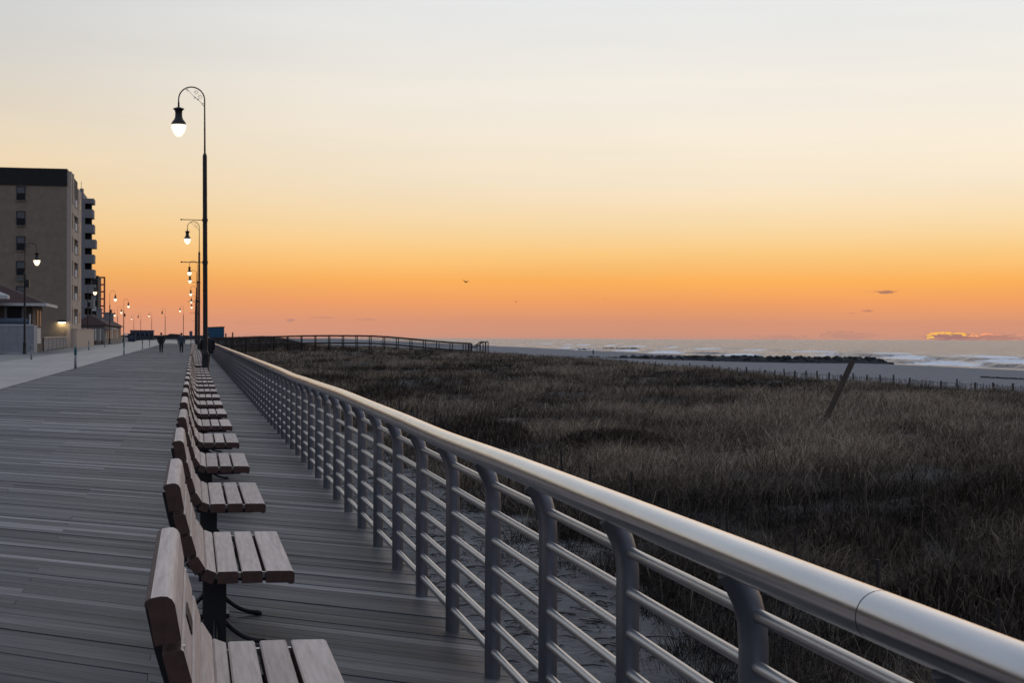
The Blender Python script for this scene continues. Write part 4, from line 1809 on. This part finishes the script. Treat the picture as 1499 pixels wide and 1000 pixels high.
Xl, Yl = at_zc(1214, 54)
gz = ground_z(Xl, Yl)
lp = MB()
xt_, yt_ = at_zc(1249, 54)
v0 = Vector((0, 0, z_at(1216, 604, Xl, Yl) - gz))
v1 = Vector((xt_ - Xl, yt_ - Yl, z_at(1249, 527, Xl, Yl) - gz))
lp.bar(v0 - (v1 - v0) * .55, v1, .19, .19, up=(.5, 1, 0))
lo_ = lp.build('leaning_post', [M_lean], None, (Xl, Yl, gz))
bevel(lo_, .015, 1)
tag(lo_, 'square timber post leaning over in the dune grass', 'post')

# ================================================================== DUNE GRASS
def grass_material():
    m = bpy.data.materials.new('dune_grass')
    m.use_nodes = True
    t = m.node_tree
    N = NB(t)
    b = t.nodes['Principled BSDF']
    at = N.n('ShaderNodeAttribute')
    at.attribute_name = 'tone'
    c = N.ramp(at.outputs['Fac'], [(0, (.016, .012, .010, 1)), (.35, (.066, .049, .036, 1)), (.7, (.17, .130, .092, 1)), (1, (.40, .31, .22, 1))])
    N.link(c, b.inputs['Base Color'])
    b.inputs['Roughness'].default_value = .8
    b.inputs['Specular IOR Level'].default_value = .2
    return m


M_grass = grass_material()


def blades(name, px_, py_, pz_, hgt, wid, lean, azim, tone, m=None):
    n = len(px_)
    dx, dy = np.cos(azim), np.sin(azim)
    # width direction roughly random
    wa = rng.uniform(0, PI, n)
    wx, wyy = np.cos(wa) * wid / 2, np.sin(wa) * wid / 2
    V = np.empty((n, 5, 3), np.float32)
    mx, my = px_ + dx * lean * hgt * .35, py_ + dy * lean * hgt * .35
    mz = pz_ + hgt * .58
    tx, ty, tz = px_ + dx * lean * hgt, py_ + dy * lean * hgt, pz_ + hgt * (1 - .35 * lean)
    V[:, 0] = np.stack([px_ - wx, py_ - wyy, pz_], -1)
    V[:, 1] = np.stack([px_ + wx, py_ + wyy, pz_], -1)
    V[:, 2] = np.stack([mx + wx * .8, my + wyy * .8, mz], -1)
    V[:, 3] = np.stack([mx - wx * .8, my - wyy * .8, mz], -1)
    V[:, 4] = np.stack([tx, ty, tz], -1)
    base = np.arange(n)[:, None] * 5
    tris = np.concatenate([base + np.array([[0, 1, 2]]), base + np.array([[0, 2, 3]]), base + np.array([[3, 2, 4]])], 0)
    me = np_mesh(name, V.reshape(-1, 3), tris, m or M_grass)
    a = me.attributes.new('tone', 'FLOAT', 'POINT')
    a.data.foreach_set('value', np.repeat(tone, 5).astype(np.float32))
    return me


# grid of heights for quick lookup
gx = np.arange(1.5, 62, .5)
gy = np.concatenate([np.arange(3, 60, .5), np.arange(60, 420, 3.0)])
GZ = np.array([[ground_z(x, y) for x in gx] for y in gy])
CL = np.array([[n2(x, y, 3.2, 21.0) + .6 * n2(x, y, 1.1, 31.0) for x in gx] for y in gy])
CB = np.array([[n2(x, y, 9.0, 41.0) for x in gx] for y in gy])


def lookup(G, x, y):
    ix = np.clip((x - 1.5) / .5, 0, len(gx) - 1.01)
    iy = np.where(y < 60, (y - 3) / .5, 114 + (y - 60) / 3.0)
    iy = np.clip(iy, 0, len(gy) - 1.01)
    x0, y0 = ix.astype(int), iy.astype(int)
    fx, fy = ix - x0, iy - y0
    return (G[y0, x0] * (1 - fx) * (1 - fy) + G[y0, x0 + 1] * fx * (1 - fy) + G[y0 + 1, x0] * (1 - fx) * fy + G[y0 + 1, x0 + 1] * fx * fy)


def make_grass(n):
    # tufts first, denser nearer; each tuft carries a few blades
    nt = n // 14
    a = rng.uniform(R(0.5), R(47), nt * 3)
    u = rng.uniform(0, 1, nt * 3)
    r = 7.0 * (400.0 / 7.0) ** (u ** .85)
    x, y = r * np.sin(a), r * np.cos(a)
    edge = 4.9 + lookup(CL, np.clip(x, 2, 60), y) * 2.6
    ok = (x > edge) & (x < 49 + lookup(CB, np.clip(x, 2, 60), y) * 8) & (y > 5)
    x, y, r = x[ok], y[ok], r[ok]
    cl = lookup(CL, x, y)
    cb = lookup(CB, x, y)
    keep = rng.uniform(0, 1, len(x)) < np.clip(.62 + 1.2 * cl, .08, 1)
    x, y, r, cl, cb = x[keep][:nt], y[keep][:nt], r[keep][:nt], cl[keep][:nt], cb[keep][:nt]
    k = 14
    T = len(x)
    ox, oy = rng.normal(0, .085, T * k), rng.normal(0, .085, T * k)
    X = np.repeat(x, k) + ox * (1 + np.repeat(r, k) / 120)
    Y = np.repeat(y, k) + oy * (1 + np.repeat(r, k) / 60)
    r2 = np.repeat(r, k)
    Z = lookup(GZ, X, Y) - .03
    toneT = np.clip(.45 + .6 * cl + .8 * cb + rng.normal(0, .16, T), 0, 1)
    hT = np.clip(.44 + .48 * cl + .24 * cb + rng.normal(0, .15, T), .12, 1.15)
    hgt = np.repeat(hT, k) * rng.uniform(.55, 1.15, T * k)
    tone = np.clip(np.repeat(toneT, k) + rng.normal(0, .16, T * k), 0, 1)
    wid = (.0030 + .00025 * r2) * rng.uniform(.7, 1.3, T * k)
    lean = np.clip(np.abs(rng.normal(.22, .28, T * k)) + 5.2 * np.hypot(ox, oy), 0, 1.5)
    azim = np.arctan2(oy, ox + .03) + rng.normal(0, .5, T * k)
    # loose pale stalks standing above the rest
    m = 12000
    pick = rng.integers(0, T, m)
    X2 = x[pick] + rng.normal(0, .5, m)
    Y2 = y[pick] + rng.normal(0, .5, m)
    X = np.concatenate([X, X2])
    Y = np.concatenate([Y, Y2])
    Z = np.concatenate([Z, lookup(GZ, X2, Y2) - .03])
    hgt = np.concatenate([hgt, rng.uniform(.4, .95, m)])
    wid = np.concatenate([wid, (.003 + .00016 * r[pick])])
    lean = np.concatenate([lean, np.abs(rng.normal(.35, .4, m))])
    azim = np.concatenate([azim, rng.uniform(0, 6.28, m)])
    tone = np.concatenate([tone, rng.uniform(.3, 1, m)])
    return blades('dune_grass', X, Y, Z, hgt, wid, lean, azim, tone)


tag(obj('dune_grass', make_grass(700000)), 'dark tangled beach grass covering the dune beside the railing', 'grass', kind='stuff')

def mound_grass(n):
    X = rng.uniform(2.5, 27, n)
    Y = rng.uniform(268, 335, n)
    Z = lookup(GZ, X, Y) - .03
    return blades('mound_grass', X, Y, Z, rng.uniform(.3, .8, n), rng.uniform(.05, .10, n), np.abs(rng.normal(.4, .3, n)), rng.uniform(0, 6.28, n),
                  np.clip(rng.normal(.3, .2, n), 0, 1))


tag(obj('mound_grass', mound_grass(26000)), 'dark scrub on the low mound behind the access ramp', 'grass', kind='stuff')

# low dark shrubs in the grass
M_shrub = mat('shrub_leaf', (.016, .014, .012), .85, .4, 9)
def shrub(px, py, zc, w, h, label):
    X, Y = at_zc(px, zc)
    gz = ground_z(X, Y)
    s = thing('dune_shrub', label, 'shrub', (X, Y, gz), 0, 'dark shrubs in the dune grass')
    n = 5200
    th = rng.uniform(0, 2 * PI, n)
    rr = w * np.sqrt(rng.uniform(0, 1, n)) * (1 + .25 * np.sin(th * 3 + px))
    zz = h * (1 - (rr / (w * 1.3)) ** 2) * rng.uniform(.05, 1, n) ** .6
    me = blades('foliage', rr * np.cos(th), rr * np.sin(th), zz, rng.uniform(.10, .30, n), np.full(n, .012 + .0003 * zc), np.abs(rng.normal(.5, .3, n)),
                rng.uniform(0, 2 * PI, n), rng.uniform(.1, .62, n))
    tag(obj('foliage', me, s), kind='stuff')
    st = MB()
    for k in range(14):
        t = random.uniform(0, 6.28)
        q = w * random.uniform(.2, .8)
        st.tube([(0.1 * math.cos(t), .1 * math.sin(t), -.1), (q * .5 * math.cos(t), q * .5 * math.sin(t), h * .6), (q * math.cos(t), q * math.sin(t), h * .95)], [.012, .009, .005], 5)
    st.build('stems', [M_shrub], s)


for (px, py, zc, w, h) in ((690, 640, 44, 1.9, .65), (560, 560, 70, 2.2, .7), (1420, 790, 17, 1.0, .55), (1250, 740, 22, 1.1, .5), (900, 640, 40, 1.5, .5),
                           (1490, 700, 25, 1.4, .7), (470, 545, 95, 3.2, .7)):
    shrub(px, py, zc, w, h, 'low dark shrub tangled into the dune grass')

# twigs and dead stems lying on the sand strip
tw = MB()
for k in range(2200):
    Y = 4.5 + 40 * random.random() ** 1.6
    X = 1.9 + 4.2 * random.random() ** .7
    gz = ground_z(X, Y)
    t = random.uniform(0, 6.28)
    L = random.uniform(.05, .34)
    b = random.uniform(-.06, .06)
    p0 = Vector((X, Y, gz + .008))
    p1 = p0 + Vector((math.cos(t) * L * .5 - math.sin(t) * b, math.sin(t) * L * .5 + math.cos(t) * b, random.uniform(.005, .03)))
    p2 = p0 + Vector((math.cos(t) * L, math.sin(t) * L, 0.002))
    tw.tube([p0, p1, p2], [.006, .006, .003], 4, False)
tag(tw.build('twig_debris', [mat('dead_stem', (.03, .026, .023), .9, .3)]), 'dead stems and twigs strewn on the sand under the railing', 'debris', kind='stuff')

# ================================================================== GULLS
M_bird = mat('gull_dark', (.03, .025, .022), .8, .2)
for (px, py, zc, sc, lab) in ((682, 413, 190, 1.0, 'gull with raised wings flying above the ramp'), (755.5, 442, 420, .9, 'tiny far gull flying low over the sea'),
                              (886, 438, 650, .8, 'faint speck of a gull far over the water')):
    X, Y = at_zc(px, zc)
    z = H_EYE - (py - hor(px)) * zc / FPX
    b = thing('gull', lab, 'bird', (X, Y, z), R(35))
    b.scale = (sc, sc, sc)
    m = MB()
    m.tube([(0, -.22, 0), (0, -.1, .01), (0, .05, .02), (0, .17, .02), (0, .24, .01), (0, .30, 0)], [.015, .05, .07, .05, .035, .006], 8)
    m.add([(-.03, -.2, 0), (.03, -.2, 0), (.07, -.34, .0), (-.07, -.34, .0), (0, -.2, .02)], [(0, 1, 2, 3), (0, 4, 1), (4, 0, 3), (4, 2, 1), (4, 3, 2)])
    m.build('body', [M_bird], b)
    for sd in (-1, 1):
        w = MB()
        top = [(sd * .03, .10, .03), (sd * .03, -.08, .03), (sd * .28, -.03, .16), (sd * .28, .13, .16), (sd * .56, -.06, .10 if sd > 0 else .24), (sd * .56, 0, .11 if sd > 0 else .25)]
        bot = [(x, y, zz - .012) for x, y, zz in top]
        v = top + bot
        w.add(v, [(0, 1, 2, 3), (3, 2, 4, 5), (6, 9, 8, 7), (9, 11, 10, 8), (0, 3, 9, 6), (3, 5, 11, 9), (1, 7, 8, 2), (2, 8, 10, 4), (4, 10, 11, 5)])
        w.build('wing', [M_bird], b)
